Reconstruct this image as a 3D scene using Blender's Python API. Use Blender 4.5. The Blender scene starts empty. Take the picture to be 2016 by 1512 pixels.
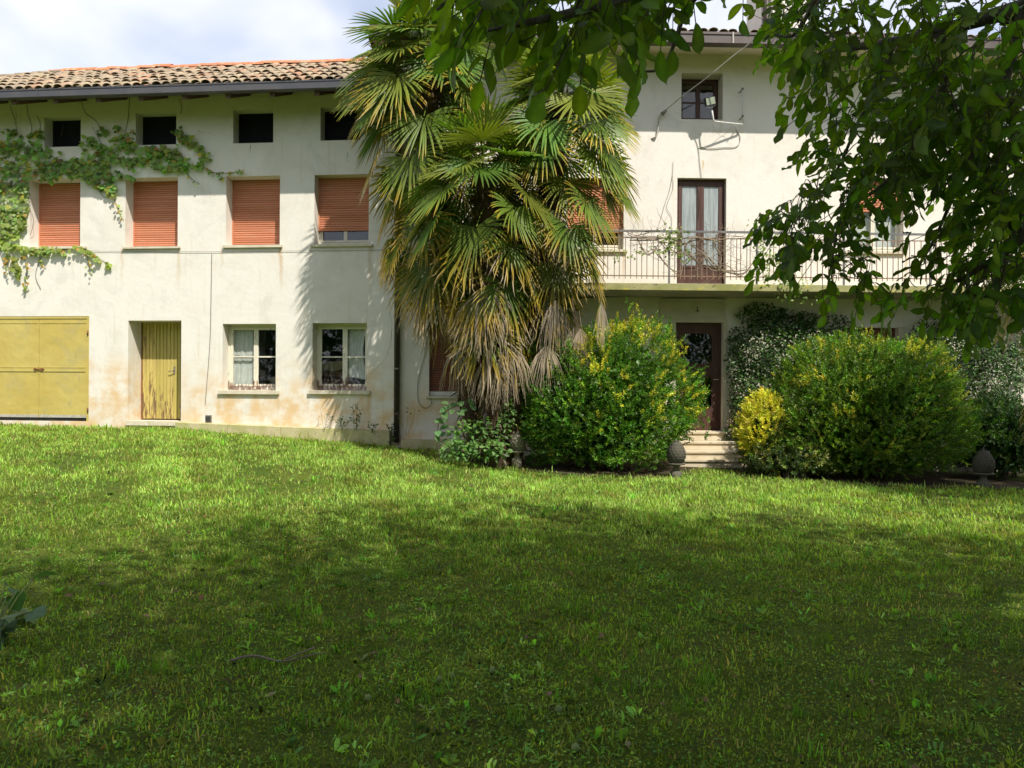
import bpy, math, random
import numpy as np
from mathutils import Matrix, Vector
R = math.radians
rng = np.random.default_rng(7)
random.seed(7)
scene = bpy.context.scene
COL = scene.collection

# ------------------------------------------------------------------ camera
EYE = 1.65
FPX = 1540.0          # focal length in pixels of a 2016 px wide picture
ROLL = 0.006
cam_d = bpy.data.cameras.new('camera')
cam_d.sensor_width = 36.0
cam_d.lens = FPX / 2016 * 36
cam_d.clip_start = 0.05
cam_d.clip_end = 1500
cam = bpy.data.objects.new('camera', cam_d)
cam.location = (0, 0, EYE)
cam.rotation_euler = (R(90), -ROLL, 0)
COL.objects.link(cam)
scene.camera = cam

# ------------------------------------------------------------------ light
SUN_EL = 53.0
SUN_H = Vector((0.520, -0.854))          # horizontal direction towards the sun
sdir = Vector((SUN_H.x * math.cos(R(SUN_EL)), SUN_H.y * math.cos(R(SUN_EL)), math.sin(R(SUN_EL))))
sun_d = bpy.data.lights.new('sun', 'SUN')
sun_d.energy = 3.5
sun_d.angle = R(0.6)
sun_d.color = (1.0, 0.95, 0.86)
sun = bpy.data.objects.new('sun', sun_d)
sun.rotation_euler = sdir.to_track_quat('Z', 'Y').to_euler()
sun.location = (20, -25, 40)
COL.objects.link(sun)

world = bpy.data.worlds.new('World')
scene.world = world
world.use_nodes = True
wn = world.node_tree
wn.nodes.clear()
w_out = wn.nodes.new('ShaderNodeOutputWorld')
w_bg = wn.nodes.new('ShaderNodeBackground')
w_bg.inputs['Strength'].default_value = 0.10
w_sky = wn.nodes.new('ShaderNodeTexSky')
w_sky.sky_type = 'NISHITA'
w_sky.sun_disc = False
w_sky.sun_elevation = R(SUN_EL)
w_sky.sun_rotation = math.atan2(SUN_H.x, SUN_H.y)
w_tc = wn.nodes.new('ShaderNodeTexCoord')
w_map = wn.nodes.new('ShaderNodeMapping')
w_map.inputs['Scale'].default_value = (1.0, 1.0, 2.2)
w_no = wn.nodes.new('ShaderNodeTexNoise')
w_no.inputs['Scale'].default_value = 2.6
w_no.inputs['Detail'].default_value = 4
w_no.inputs['Roughness'].default_value = 0.5
w_no.inputs['Distortion'].default_value = 0.4
w_rp = wn.nodes.new('ShaderNodeMapRange')
w_rp.interpolation_type = 'SMOOTHSTEP'
w_rp.inputs[1].default_value = 0.32
w_rp.inputs[2].default_value = 0.66
w_rp.inputs[3].default_value = 0.35
w_rp.inputs[4].default_value = 0.97
w_mix = wn.nodes.new('ShaderNodeMix')
w_mix.data_type = 'RGBA'
w_mix.inputs[7].default_value = (5.7, 5.85, 6.5, 1)
L = wn.links.new
L(w_tc.outputs['Generated'], w_map.inputs['Vector'])
L(w_map.outputs[0], w_no.inputs['Vector'])
L(w_no.outputs['Fac'], w_rp.inputs[0])
L(w_rp.outputs[0], w_mix.inputs[0])
L(w_sky.outputs[0], w_mix.inputs[6])
L(w_mix.outputs[2], w_bg.inputs['Color'])
L(w_bg.outputs[0], w_out.inputs['Surface'])

scene.view_settings.view_transform = 'Standard'
scene.view_settings.look = 'None'
scene.view_settings.gamma = 1.0
scene.view_settings.use_curve_mapping = False
scene.view_settings.exposure = 0.90
scene.cycles.max_bounces = 7
scene.cycles.diffuse_bounces = 3
scene.cycles.transparent_max_bounces = 8
scene.cycles.use_denoising = True
scene.cycles.denoising_prefilter = 'ACCURATE'
scene.cycles.adaptive_threshold = 0.006

# ------------------------------------------------------------------ helpers
def ray(u, v):
    du, dv = u - 1008.0, v - 756.0
    c, s = math.cos(ROLL), math.sin(ROLL)
    return ((du * c + dv * s) / FPX, 1.0, -(-du * s + dv * c) / FPX)

def P(u, v, Y):
    d = ray(u, v)
    return np.array((d[0] * Y, Y, EYE + d[2] * Y))

HINGE = (ray(785, 756)[0] * 16.5, 16.5)
ANG = {'L': R(-5.5), 'R': R(1.8)}

def HP(side, u, v, y=0.0):
    """pixel -> (s, z) on the vertical plane at local depth y of a house"""
    th = ANG[side]
    ax = (math.cos(th), math.sin(th)); ay = (-math.sin(th), math.cos(th))
    d = ray(u, v)
    t = (y + HINGE[0] * ay[0] + HINGE[1] * ay[1]) / (d[0] * ay[0] + d[1] * ay[1])
    s = (t * d[0] - HINGE[0]) * ax[0] + (t * d[1] - HINGE[1]) * ax[1]
    return s, EYE + t * d[2]

def H2W(side, p):
    th = ANG[side]
    return (HINGE[0] + p[0] * math.cos(th) - p[1] * math.sin(th),
            HINGE[1] + p[0] * math.sin(th) + p[1] * math.cos(th), p[2])

def smooth(a, b, x):
    t = np.clip((np.asarray(x, float) - a) / (b - a), 0, 1)
    return t * t * (3 - 2 * t)

def ground(x, y):
    hx = np.interp(x, [-30, -12, -7, -2.4, 0, 2, 4, 30], [0.90, 0.72, 0.60, 0.32, 0.13, 0.03, 0.0, 0.0])
    z = hx * smooth(4, 16, y)
    z = z + 0.025 * np.sin(np.asarray(x) * 0.9 + 1.3) * np.cos(np.asarray(y) * 0.7) + 0.012 * np.sin(np.asarray(x) * 2.3 + np.asarray(y) * 1.7)
    return z

def link(o, parent=None):
    COL.objects.link(o)
    if parent is not None:
        o.parent = parent
    return o

def tag(o, label=None, cat=None, group=None, kind=None):
    if label: o['label'] = label
    if cat: o['category'] = cat
    if group: o['group'] = group
    if kind: o['kind'] = kind
    return o

def thing(name, label, cat, loc=(0, 0, 0), rotz=0.0, group=None):
    o = bpy.data.objects.new(name, None)
    o.empty_display_size = 0.2
    o.location = loc
    o.rotation_euler = (0, 0, rotz)
    link(o)
    return tag(o, label, cat, group)

def hthing(side, name, label, cat, base, group=None):
    """a thing fixed to a house front; its meshes are given in house coordinates minus base"""
    return thing(name, label, cat, H2W(side, base), ANG[side], group)

def mesh_np(name, V, F, mat=None, C=None, smooth_shade=False):
    """F : list of int arrays (n,3) or (n,4)"""
    if not isinstance(F, list): F = [F]
    F = [np.asarray(f, np.int32) for f in F if len(f)]
    me = bpy.data.meshes.new(name)
    V = np.asarray(V, np.float32)
    me.vertices.add(len(V))
    me.vertices.foreach_set('co', V.ravel())
    nl = sum(f.size for f in F); nf = sum(len(f) for f in F)
    me.loops.add(nl); me.polygons.add(nf)
    me.loops.foreach_set('vertex_index', np.concatenate([f.ravel() for f in F]))
    tot = np.concatenate([np.full(len(f), f.shape[1], np.int32) for f in F])
    st = np.concatenate([[0], np.cumsum(tot)[:-1]]).astype(np.int32)
    me.polygons.foreach_set('loop_start', st)
    me.polygons.foreach_set('loop_total', tot)
    if smooth_shade:
        me.polygons.foreach_set('use_smooth', np.ones(nf, bool))
    if C is not None:
        at = me.color_attributes.new('Col', 'FLOAT_COLOR', 'POINT')
        cc = np.ones((len(V), 4), np.float32); cc[:, :3] = C
        at.data.foreach_set('color', cc.ravel())
    me.update(calc_edges=True)
    me.validate()
    if mat: me.materials.append(mat)
    return me

def obj(name, me, parent=None, loc=None):
    o = bpy.data.objects.new(name, me)
    link(o, parent)
    if loc is not None: o.location = loc
    return o

class MB:
    """collects simple shapes into one mesh"""
    def __init__(self): self.v = []; self.f = []; self.sm = []
    def add(self, vs, fs, sm=False):
        b = len(self.v); self.v += [tuple(map(float, p)) for p in vs]
        for f in fs:
            self.f.append(tuple(i + b for i in f)); self.sm.append(sm)
        return self
    def box(self, x0, x1, y0, y1, z0, z1):
        vs = [(x0, y0, z0), (x1, y0, z0), (x1, y1, z0), (x0, y1, z0), (x0, y0, z1), (x1, y0, z1), (x1, y1, z1), (x0, y1, z1)]
        return self.add(vs, [(0, 3, 2, 1), (4, 5, 6, 7), (0, 1, 5, 4), (1, 2, 6, 5), (2, 3, 7, 6), (3, 0, 4, 7)])
    def hexa(self, pts):
        return self.add(pts, [(0, 3, 2, 1), (4, 5, 6, 7), (0, 1, 5, 4), (1, 2, 6, 5), (2, 3, 7, 6), (3, 0, 4, 7)])
    def quad(self, a, b, c, d): return self.add([a, b, c, d], [(0, 1, 2, 3)])
    def prism(self, prof, x0, x1):
        """profile [(y,z)...] extruded along x"""
        n = len(prof)
        vs = [(x0, y, z) for y, z in prof] + [(x1, y, z) for y, z in prof]
        fs = [(i, (i + 1) % n, n + (i + 1) % n, n + i) for i in range(n)]
        fs += [tuple(range(n))[::-1], tuple(range(n, 2 * n))]
        return self.add(vs, fs)
    def tube(self, pts, r, n=6, caps=True):
        pts = [Vector(p) for p in pts]
        rs = r if isinstance(r, (list, tuple)) else [r] * len(pts)
        vs = []; fs = []
        a = None
        for i, p in enumerate(pts):
            t = (pts[min(i + 1, len(pts) - 1)] - pts[max(i - 1, 0)])
            if t.length < 1e-9: t = Vector((0, 0, 1))
            t.normalize()
            if a is None:
                a = t.orthogonal().normalized()
            else:
                a = a - t * a.dot(t)
                a = a.normalized() if a.length > 1e-6 else t.orthogonal().normalized()
            b = t.cross(a)
            for k in range(n):
                q = p + (a * math.cos(2 * math.pi * k / n) + b * math.sin(2 * math.pi * k / n)) * rs[i]
                vs.append(q)
        for i in range(len(pts) - 1):
            for k in range(n):
                fs.append((i * n + k, i * n + (k + 1) % n, (i + 1) * n + (k + 1) % n, (i + 1) * n + k))
        if caps:
            fs.append(tuple(range(n))[::-1]); fs.append(tuple(range((len(pts) - 1) * n, len(pts) * n)))
        return self.add(vs, fs, True)
    def lathe(self, prof, c=(0, 0, 0), n=20):
        """[(r,z)...] around z"""
        vs = []; fs = []
        for r, z in prof:
            for k in range(n):
                a = 2 * math.pi * k / n
                vs.append((c[0] + r * math.cos(a), c[1] + r * math.sin(a), c[2] + z))
        for i in range(len(prof) - 1):
            for k in range(n):
                fs.append((i * n + k, i * n + (k + 1) % n, (i + 1) * n + (k + 1) % n, (i + 1) * n + k))
        fs.append(tuple(range(n))[::-1]); fs.append(tuple(range((len(prof) - 1) * n, len(prof) * n)))
        return self.add(vs, fs, True)
    def mesh(self, name, mat, off=(0, 0, 0), bevel=0):
        me = bpy.data.meshes.new(name)
        me.from_pydata([(x - off[0], y - off[1], z - off[2]) for x, y, z in self.v], [], self.f)
        me.polygons.foreach_set('use_smooth', self.sm)
        me.update()
        if mat: me.materials.append(mat)
        return me
    def build(self, name, mat, parent=None, off=(0, 0, 0), loc=None):
        return obj(name, self.mesh(name, mat, off), parent, loc)

# ------------------------------------------------------------------ materials
MATS = {}
class NT:
    def __init__(self, name):
        self.m = bpy.data.materials.new(name); self.m.use_nodes = True
        self.t = self.m.node_tree; self.t.nodes.clear()
        self.out = self.t.nodes.new('ShaderNodeOutputMaterial')
    def n(self, typ, **kw):
        nd = self.t.nodes.new(typ)
        for k, v in kw.items():
            if k.startswith('i_'):
                nd.inputs[k[2:]].default_value = v
            else: setattr(nd, k, v)
        return nd
    def l(self, a, b): self.t.links.new(a, b)
    def coords(self, kind='Object', scale=(1, 1, 1)):
        tc = self.n('ShaderNodeTexCoord'); mp = self.n('ShaderNodeMapping')
        mp.inputs['Scale'].default_value = scale
        self.l(tc.outputs[kind], mp.inputs[0]); return mp.outputs[0]
    def noise(self, vec, scale, detail=4, rough=0.55, dist=0.0):
        nd = self.n('ShaderNodeTexNoise')
        nd.inputs['Scale'].default_value = scale; nd.inputs['Detail'].default_value = detail
        nd.inputs['Roughness'].default_value = rough; nd.inputs['Distortion'].default_value = dist
        self.l(vec, nd.inputs['Vector']); return nd.outputs['Fac']
    def ramp(self, fac, a, b, lo=0.0, hi=1.0):
        nd = self.n('ShaderNodeMapRange'); nd.interpolation_type = 'SMOOTHSTEP'
        for i, v in ((1, a), (2, b), (3, lo), (4, hi)): nd.inputs[i].default_value = v
        self.l(fac, nd.inputs[0]); return nd.outputs[0]
    def math(self, op, a, b=None, c=None):
        nd = self.n('ShaderNodeMath', operation=op)
        for i, v in enumerate((a, b, c)):
            if v is None: continue
            if isinstance(v, (int, float)): nd.inputs[i].default_value = v
            else: self.l(v, nd.inputs[i])
        return nd.outputs[0]
    def mix(self, fac, a, b, blend='MIX'):
        nd = self.n('ShaderNodeMix', data_type='RGBA', blend_type=blend)
        for i, v in ((0, fac), (6, a), (7, b)):
            if isinstance(v, (int, float)): nd.inputs[i].default_value = v
            elif isinstance(v, tuple): nd.inputs[i].default_value = (*v[:3], 1)
            else: self.l(v, nd.inputs[i])
        return nd.outputs[2]
    def bsdf(self, col, rough=0.8, bump=None, bstr=0.3, bdist=0.01, spec=0.4, metal=0.0):
        b = self.n('ShaderNodeBsdfPrincipled')
        if isinstance(col, tuple): b.inputs['Base Color'].default_value = (*col[:3], 1)
        else: self.l(col, b.inputs['Base Color'])
        if isinstance(rough, (int, float)): b.inputs['Roughness'].default_value = rough
        else: self.l(rough, b.inputs['Roughness'])
        b.inputs['Specular IOR Level'].default_value = spec
        b.inputs['Metallic'].default_value = metal
        if bump is not None:
            bp = self.n('ShaderNodeBump'); bp.inputs['Strength'].default_value = bstr
            bp.inputs['Distance'].default_value = bdist
            self.l(bump, bp.inputs['Height']); self.l(bp.outputs[0], b.inputs['Normal'])
        return b.outputs[0]
    def done(self, sh):
        self.l(sh, self.out.inputs['Surface']); return self.m

def rough_mat(name, c1, c2, scale=6, rough=0.8, bscale=40, bstr=0.25, bdist=0.01, stretch=(1, 1, 1), spec=0.3, metal=0.0, c3=None, t3=(0.6, 0.75)):
    k = NT(name); v = k.coords('Object', stretch)
    f = k.ramp(k.noise(v, scale, 5), 0.35, 0.68)
    col = k.mix(f, c1, c2)
    if c3:
        col = k.mix(k.ramp(k.noise(v, scale * 2.7, 6, 0.65), *t3), col, c3)
    return k.done(k.bsdf(col, rough, k.noise(v, bscale, 4), bstr, bdist, spec, metal))

def plaster(name, base, zlow, tint, stains=()):
    k = NT(name); v = k.coords('Object')
    sep = k.n('ShaderNodeSeparateXYZ'); k.l(v, sep.inputs[0])
    z = sep.outputs['Z']
    big = k.noise(v, 0.55, 5, 0.6, 0.6)
    mid = k.noise(v, 2.3, 5, 0.6)
    fine = k.noise(v, 26, 5, 0.7)
    col = k.mix(k.ramp(mid, 0.42, 0.72, 0, 0.45), base, tint)
    col = k.mix(k.ramp(big, 0.5, 0.72, 0, 0.5), col, (0.55, 0.51, 0.42))
    col = k.mix(k.ramp(k.noise(v, 1.5, 6, 0.7, 0.8), 0.48, 0.70, 0, 0.38), col, (0.52, 0.50, 0.45))
    col = k.mix(k.ramp(k.noise(v, 5.5, 6, 0.75), 0.56, 0.74, 0, 0.30), col, (0.50, 0.43, 0.33))
    # rain streaks with a shape of their own
    vs = k.coords('Object', (5.0, 1, 0.35))
    stk = k.ramp(k.noise(vs, 1.6, 5, 0.7), 0.56, 0.72, 0, 0.42)
    col = k.mix(stk, col, (0.56, 0.46, 0.32))
    # rising damp: ochre foot of the wall
    h = k.math('SUBTRACT', z, k.math('MULTIPLY', k.noise(v, 0.9, 5, 0.6), 1.9))
    damp = k.ramp(h, zlow - 0.55, zlow + 0.60, 0.80, 0.0)
    damp = k.math('MULTIPLY', damp, k.ramp(mid, 0.36, 0.66, 0.05, 1.0))
    col = k.mix(damp, col, (0.62, 0.40, 0.17))
    for (sx, sz_, ln, sw, st_) in stains:      # rusty run-off below sills
        gx = k.math('ABSOLUTE', k.math('SUBTRACT', k.math('ADD', sep.outputs['X'], k.math('MULTIPLY', k.noise(k.coords('Object', (1, 1, 3)), 2.0, 3), 0.10)), sx + 0.05))
        f = k.math('MULTIPLY', k.ramp(gx, 0.0, sw, st_, 0.0), k.math('MULTIPLY', k.ramp(z, sz_ - ln, sz_ - 0.1, 0.0, 1.0), k.ramp(z, sz_, sz_ + 0.02, 1.0, 0.0)))
        col = k.mix(k.math('MULTIPLY', f, k.ramp(fine, 0.3, 0.7, 0.6, 1.1)), col, (0.50, 0.32, 0.14))
    # pale repair patches
    col = k.mix(k.ramp(k.noise(v, 1.15, 3, 0.5), 0.64, 0.70, 0, 0.4), col, (0.70, 0.68, 0.63))
    speck = k.ramp(k.noise(v, 14, 3, 0.6), 0.72, 0.78, 0, 0.5)
    col = k.mix(speck, col, (0.40, 0.34, 0.27))
    bump = k.math('ADD', k.math('MULTIPLY', k.noise(v, 75, 3, 0.7), 0.6), k.math('MULTIPLY', k.noise(v, 9, 4, 0.6), 0.8))
    return k.done(k.bsdf(col, 0.92, bump, 0.55, 0.012, 0.15))

def stn(side, lst):
    return [(HP(side, u, v)[0], HP(side, u, v)[1], ln, w, a) for u, v, ln, w, a in lst]
M_WALL_L = plaster('plaster_cream', (0.70, 0.665, 0.595), 0.85, (0.65, 0.595, 0.51),
                   stn('L', [(553, 487, 1.2, 0.07, 0.75), (240, 490, 1.0, 0.06, 0.45), (352, 489, 1.2, 0.07, 0.45), (437, 487, 0.7, 0.05, 0.4), (729, 485, 1.5, 0.08, 0.5), (612, 485, 0.6, 0.05, 0.3), (727, 776, 0.9, 0.09, 0.7), (430, 776, 0.7, 0.07, 0.4), (548, 776, 0.6, 0.06, 0.4), (606, 776, 0.5, 0.06, 0.4)]))
M_WALL_R = plaster('plaster_warm', (0.72, 0.67, 0.605), 0.40, (0.69, 0.625, 0.545),
                   stn('R', [(1384, 316, 0.25, 0.03, 0.9), (1784, 499, 0.9, 0.05, 0.8), (1228, 495, 0.9, 0.05, 0.7), (1664, 499, 0.5, 0.04, 0.3), (1420, 236, 0.4, 0.05, 0.3)]))
M_SOFFIT = rough_mat('soffit_plaster', (0.62, 0.56, 0.44), (0.55, 0.49, 0.38), 3, 0.9, 30, 0.2)
M_CEIL = rough_mat('shaded_ceiling', (0.40, 0.37, 0.28), (0.30, 0.28, 0.20), 2.5, 0.9, 30, 0.2)  # soffit plaster darkened: shade under the balcony put into its colour
M_STONE = rough_mat('sill_stone', (0.60, 0.54, 0.42), (0.52, 0.45, 0.33), 5, 0.85, 45, 0.3, c3=(0.33, 0.27, 0.18), t3=(0.62, 0.78))
M_STEP = rough_mat('step_stone', (0.60, 0.52, 0.38), (0.52, 0.43, 0.30), 4, 0.8, 40, 0.25, c3=(0.33, 0.26, 0.18), t3=(0.58, 0.74))
M_PLINTH = rough_mat('plinth_concrete', (0.47, 0.41, 0.24), (0.36, 0.34, 0.15), 3, 0.95, 30, 0.5, 0.02, c3=(0.16, 0.17, 0.08))
M_GUTTER_L = rough_mat('gutter_grey', (0.055, 0.055, 0.063), (0.072, 0.068, 0.072), 3, 0.45, 20, 0.05, metal=0.0, spec=0.5)
M_GUTTER_R = rough_mat('gutter_brown', (0.075, 0.055, 0.048), (0.10, 0.075, 0.065), 3, 0.45, 20, 0.05, spec=0.5)
M_PIPE = rough_mat('pipe_brown', (0.045, 0.035, 0.033), (0.065, 0.05, 0.045), 4, 0.4, 20, 0.08, spec=0.5)
M_RAFTER = rough_mat('rafter_wood', (0.11, 0.07, 0.05), (0.17, 0.11, 0.08), 5, 0.9, 30, 0.3, stretch=(8, 1, 8))
M_DARKWOOD = rough_mat('dark_door_wood', (0.085, 0.036, 0.025), (0.055, 0.024, 0.018), 4, 0.55, 40, 0.25, stretch=(10, 10, 0.6), spec=0.4, c3=(0.17, 0.10, 0.07), t3=(0.62, 0.8))
def slat_mat(name, c1, c2, c3):
    k = NT(name); inf = k.n('ShaderNodeObjectInfo'); v = k.coords('Object')
    col = k.mix(inf.outputs['Random'], c1, c2)
    ad = k.n('ShaderNodeVectorMath', operation='ADD'); cv = k.n('ShaderNodeCombineXYZ')
    for q in range(3): k.l(k.math('MULTIPLY', inf.outputs['Random'], 31.0 + 7 * q), cv.inputs[q])
    k.l(v, ad.inputs[0]); k.l(cv.outputs[0], ad.inputs[1])
    col = k.mix(k.ramp(k.noise(ad.outputs[0], 2.2, 5, 0.7), 0.5, 0.75, 0, 0.55), col, c3)
    return k.done(k.bsdf(col, 0.58, k.noise(v, 30, 3), 0.08, 0.01, 0.3))
M_SHUT = slat_mat('shutter_orange', (0.57, 0.225, 0.125), (0.47, 0.175, 0.09), (0.55, 0.29, 0.19))
M_SHUT_BR = slat_mat('shutter_brown', (0.22, 0.075, 0.045), (0.165, 0.058, 0.035), (0.25, 0.11, 0.07))
def gate_mat():
    k = NT('gate_mustard'); v = k.coords('Object')
    col = k.mix(k.ramp(k.noise(v, 0.9, 4), 0.35, 0.65), (0.48, 0.385, 0.11), (0.45, 0.345, 0.085))
    col = k.mix(k.ramp(k.noise(v, 1.7, 6, 0.7, 0.6), 0.50, 0.70, 0, 0.45), col, (0.34, 0.30, 0.15))
    col = k.mix(k.ramp(k.noise(k.coords('Object', (7, 1, 0.7)), 2.2, 5, 0.7), 0.60, 0.72, 0, 0.6), col, (0.33, 0.22, 0.09))
    col = k.mix(k.ramp(k.noise(v, 13, 5, 0.75), 0.68, 0.74), col, (0.25, 0.13, 0.05))
    h = k.math('ADD', k.noise(v, 2.6, 2), k.math('MULTIPLY', k.noise(v, 40, 3), 0.03))
    return k.done(k.bsdf(col, k.ramp(k.noise(v, 3, 4), 0.3, 0.7, 0.45, 0.7), h, 0.5, 0.05, 0.35))
M_GATE = gate_mat()
M_RUST = rough_mat('rust', (0.28, 0.11, 0.04), (0.15, 0.07, 0.03), 14, 0.9, 60, 0.4)
M_RAIL = rough_mat('rail_iron', (0.20, 0.16, 0.13), (0.26, 0.15, 0.09), 7, 0.65, 60, 0.2, c3=(0.33, 0.16, 0.07), t3=(0.56, 0.72))
M_RAILTOP = rough_mat('rail_grey', (0.13, 0.13, 0.135), (0.18, 0.17, 0.165), 6, 0.5, 60, 0.2)
M_CABLE = rough_mat('cable', (0.45, 0.42, 0.37), (0.33, 0.30, 0.26), 20, 0.8, 80, 0.2)
M_WIRE = rough_mat('wire_dark', (0.16, 0.14, 0.12), (0.24, 0.21, 0.18), 10, 0.8, 80, 0.2)
M_WHITEMETAL = rough_mat('white_metal', (0.62, 0.61, 0.58), (0.52, 0.50, 0.47), 10, 0.5, 50, 0.1)
M_CURTAIN = rough_mat('curtain_cloth', (0.72, 0.72, 0.69), (0.62, 0.61, 0.57), 6, 0.95, 60, 0.3, stretch=(4, 1, 1), c3=(0.36, 0.34, 0.30), t3=(0.66, 0.8))
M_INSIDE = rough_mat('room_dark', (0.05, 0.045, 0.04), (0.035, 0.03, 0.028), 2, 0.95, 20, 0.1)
M_ROOFBASE = rough_mat('roof_underlay', (0.20, 0.145, 0.10), (0.15, 0.11, 0.08), 4, 0.95, 30, 0.3)
M_CARTON = rough_mat('old_board', (0.55, 0.46, 0.28), (0.42, 0.33, 0.2), 6, 0.85, 30, 0.2)
M_CRATE = rough_mat('brown_crate', (0.33, 0.16, 0.08), (0.22, 0.11, 0.06), 5, 0.8, 30, 0.2)
M_LAMP = rough_mat('lamp_glass', (0.42, 0.45, 0.36), (0.36, 0.40, 0.31), 8, 0.12, 40, 0.02, spec=0.6)
M_VOID = rough_mat('painted_void', (0.010, 0.011, 0.014), (0.014, 0.015, 0.018), 5, 0.8, 30, 0.1, spec=0.1)  # near-black, the darkness of the open attic holes painted in
M_BLACK = rough_mat('lamp_black', (0.03, 0.03, 0.03), (0.05, 0.05, 0.05), 8, 0.5, 40, 0.05)
M_TUBE = rough_mat('lamp_tube', (0.60, 0.58, 0.50), (0.5, 0.48, 0.4), 5, 0.5, 30, 0.05)
M_FINIAL = rough_mat('cast_stone', (0.30, 0.27, 0.20), (0.20, 0.18, 0.13), 9, 0.95, 70, 0.6, 0.01, c3=(0.09, 0.09, 0.06), t3=(0.5, 0.68))
M_FINIAL_D = rough_mat('cast_stone_dark', (0.12, 0.11, 0.08), (0.07, 0.065, 0.05), 9, 0.95, 70, 0.6, 0.01, c3=(0.17, 0.16, 0.12), t3=(0.55, 0.7))
M_BARK = rough_mat('walnut_bark', (0.07, 0.06, 0.05), (0.12, 0.105, 0.085), 8, 0.95, 30, 0.8, 0.02, stretch=(3, 3, 0.7))
M_TWIG = rough_mat('twig_bark', (0.10, 0.08, 0.05), (0.06, 0.05, 0.035), 12, 0.9, 60, 0.4)
M_VINE = rough_mat('dry_vine', (0.20, 0.15, 0.10), (0.30, 0.24, 0.17), 9, 0.95, 60, 0.5)
M_FIBRE = rough_mat('palm_fibre', (0.085, 0.055, 0.035), (0.14, 0.09, 0.05), 14, 0.98, 45, 1.0, 0.03, stretch=(2, 2, 5))
M_STICK = rough_mat('dry_stick', (0.17, 0.135, 0.105), (0.11, 0.085, 0.065), 12, 0.95, 60, 0.4)
M_NUT = rough_mat('green_nut', (0.13, 0.17, 0.045), (0.10, 0.13, 0.035), 20, 0.6, 60, 0.3)

def moss_concrete():
    k = NT('mossy_concrete'); v = k.coords('Object', (1, 1, 1.6))
    col = k.mix(k.ramp(k.noise(v, 2.5, 5), 0.35, 0.65), (0.36, 0.33, 0.17), (0.25, 0.25, 0.09))
    col = k.mix(k.ramp(k.noise(v, 4.2, 6, 0.7), 0.54, 0.66), col, (0.45, 0.40, 0.08))
    col = k.mix(k.ramp(k.noise(v, 6.5, 6, 0.7), 0.56, 0.68), col, (0.12, 0.115, 0.06))
    return k.done(k.bsdf(col, 0.95, k.noise(v, 40, 5, 0.7), 0.7, 0.02, 0.2))
M_SLAB = moss_concrete()

def peeling():
    k = NT('peeling_paint'); v = k.coords('Object', (3, 3, 1)); sep = k.n('ShaderNodeSeparateXYZ'); k.l(k.coords('Object'), sep.inputs[0])
    n = k.noise(v, 7, 6, 0.7)
    zz = k.ramp(sep.outputs['Z'], 1.45, 1.95, 0.20, 0.0)
    f = k.ramp(k.math('ADD', n, zz), 0.60, 0.68)
    col = k.mix(f, (0.66, 0.62, 0.50), (0.24, 0.185, 0.155))
    col = k.mix(k.ramp(k.noise(v, 11, 5, 0.7), 0.66, 0.74), col, (0.36, 0.19, 0.12))
    return k.done(k.bsdf(col, 0.8, f, 0.4, 0.004, 0.25))
M_FRAME = peeling()

def worn_planks():
    k = NT('mustard_planks'); v = k.coords('Object', (9, 9, 0.9)); sep = k.n('ShaderNodeSeparateXYZ'); k.l(k.coords('Object'), sep.inputs[0])
    inf = k.n('ShaderNodeObjectInfo')
    n = k.noise(v, 3.2, 6, 0.7)
    low = k.ramp(sep.outputs['Z'], 0.9, 2.0, 0.13, 0.0)
    edge = k.ramp(inf.outputs['Random'], 0.0, 1.0, -0.03, 0.07)
    f = k.ramp(k.math('ADD', k.math('ADD', n, low), edge), 0.63, 0.70)
    base = k.mix(k.ramp(inf.outputs['Random'], 0, 1), (0.43, 0.35, 0.095), (0.52, 0.41, 0.13))
    col = k.mix(f, base, (0.17, 0.105, 0.055))
    col = k.mix(k.ramp(k.noise(v, 1.3, 4), 0.5, 0.75, 0, 0.5), col, (0.33, 0.25, 0.08))
    return k.done(k.bsdf(col, 0.7, f, 0.5, 0.004, 0.25))
M_PLANK = worn_planks()

def tile_mat(name, cols):
    k = NT(name); v = k.coords('Object'); inf = k.n('ShaderNodeObjectInfo')
    rp = k.n('ShaderNodeValToRGB'); el = rp.color_ramp.elements
    el[0].position = 0; el[0].color = (*cols[0], 1); el[1].position = 1; el[1].color = (*cols[-1], 1)
    for i, c in enumerate(cols[1:-1]):
        e = el.new((i + 1) / (len(cols) - 1)); e.color = (*c, 1)
    k.l(inf.outputs['Random'], rp.inputs[0])
    cv = k.n('ShaderNodeCombineXYZ')
    for i in range(3): k.l(k.math('MULTIPLY', inf.outputs['Random'], 50.0 + 17 * i), cv.inputs[i])
    ad = k.n('ShaderNodeVectorMath', operation='ADD'); k.l(v, ad.inputs[0]); k.l(cv.outputs[0], ad.inputs[1])
    vv = ad.outputs[0]
    col = k.mix(k.ramp(k.noise(vv, 9, 5, 0.7), 0.5, 0.66), rp.outputs[0], (0.40, 0.34, 0.22))
    col = k.mix(k.ramp(k.noise(vv, 17, 5, 0.7), 0.56, 0.68, 0, 0.8), col, (0.13, 0.10, 0.075))
    return k.done(k.bsdf(col, 0.95, k.noise(vv, 60, 4), 0.4, 0.006, 0.15))
M_TILE = tile_mat('old_roof_tile', [(0.33, 0.26, 0.18), (0.28, 0.22, 0.165), (0.38, 0.30, 0.20), (0.25, 0.19, 0.14), (0.35, 0.27, 0.18), (0.38, 0.20, 0.13)])
M_RIDGE = tile_mat('ridge_tile', [(0.52, 0.20, 0.10), (0.46, 0.17, 0.09), (0.56, 0.24, 0.14)])

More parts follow.
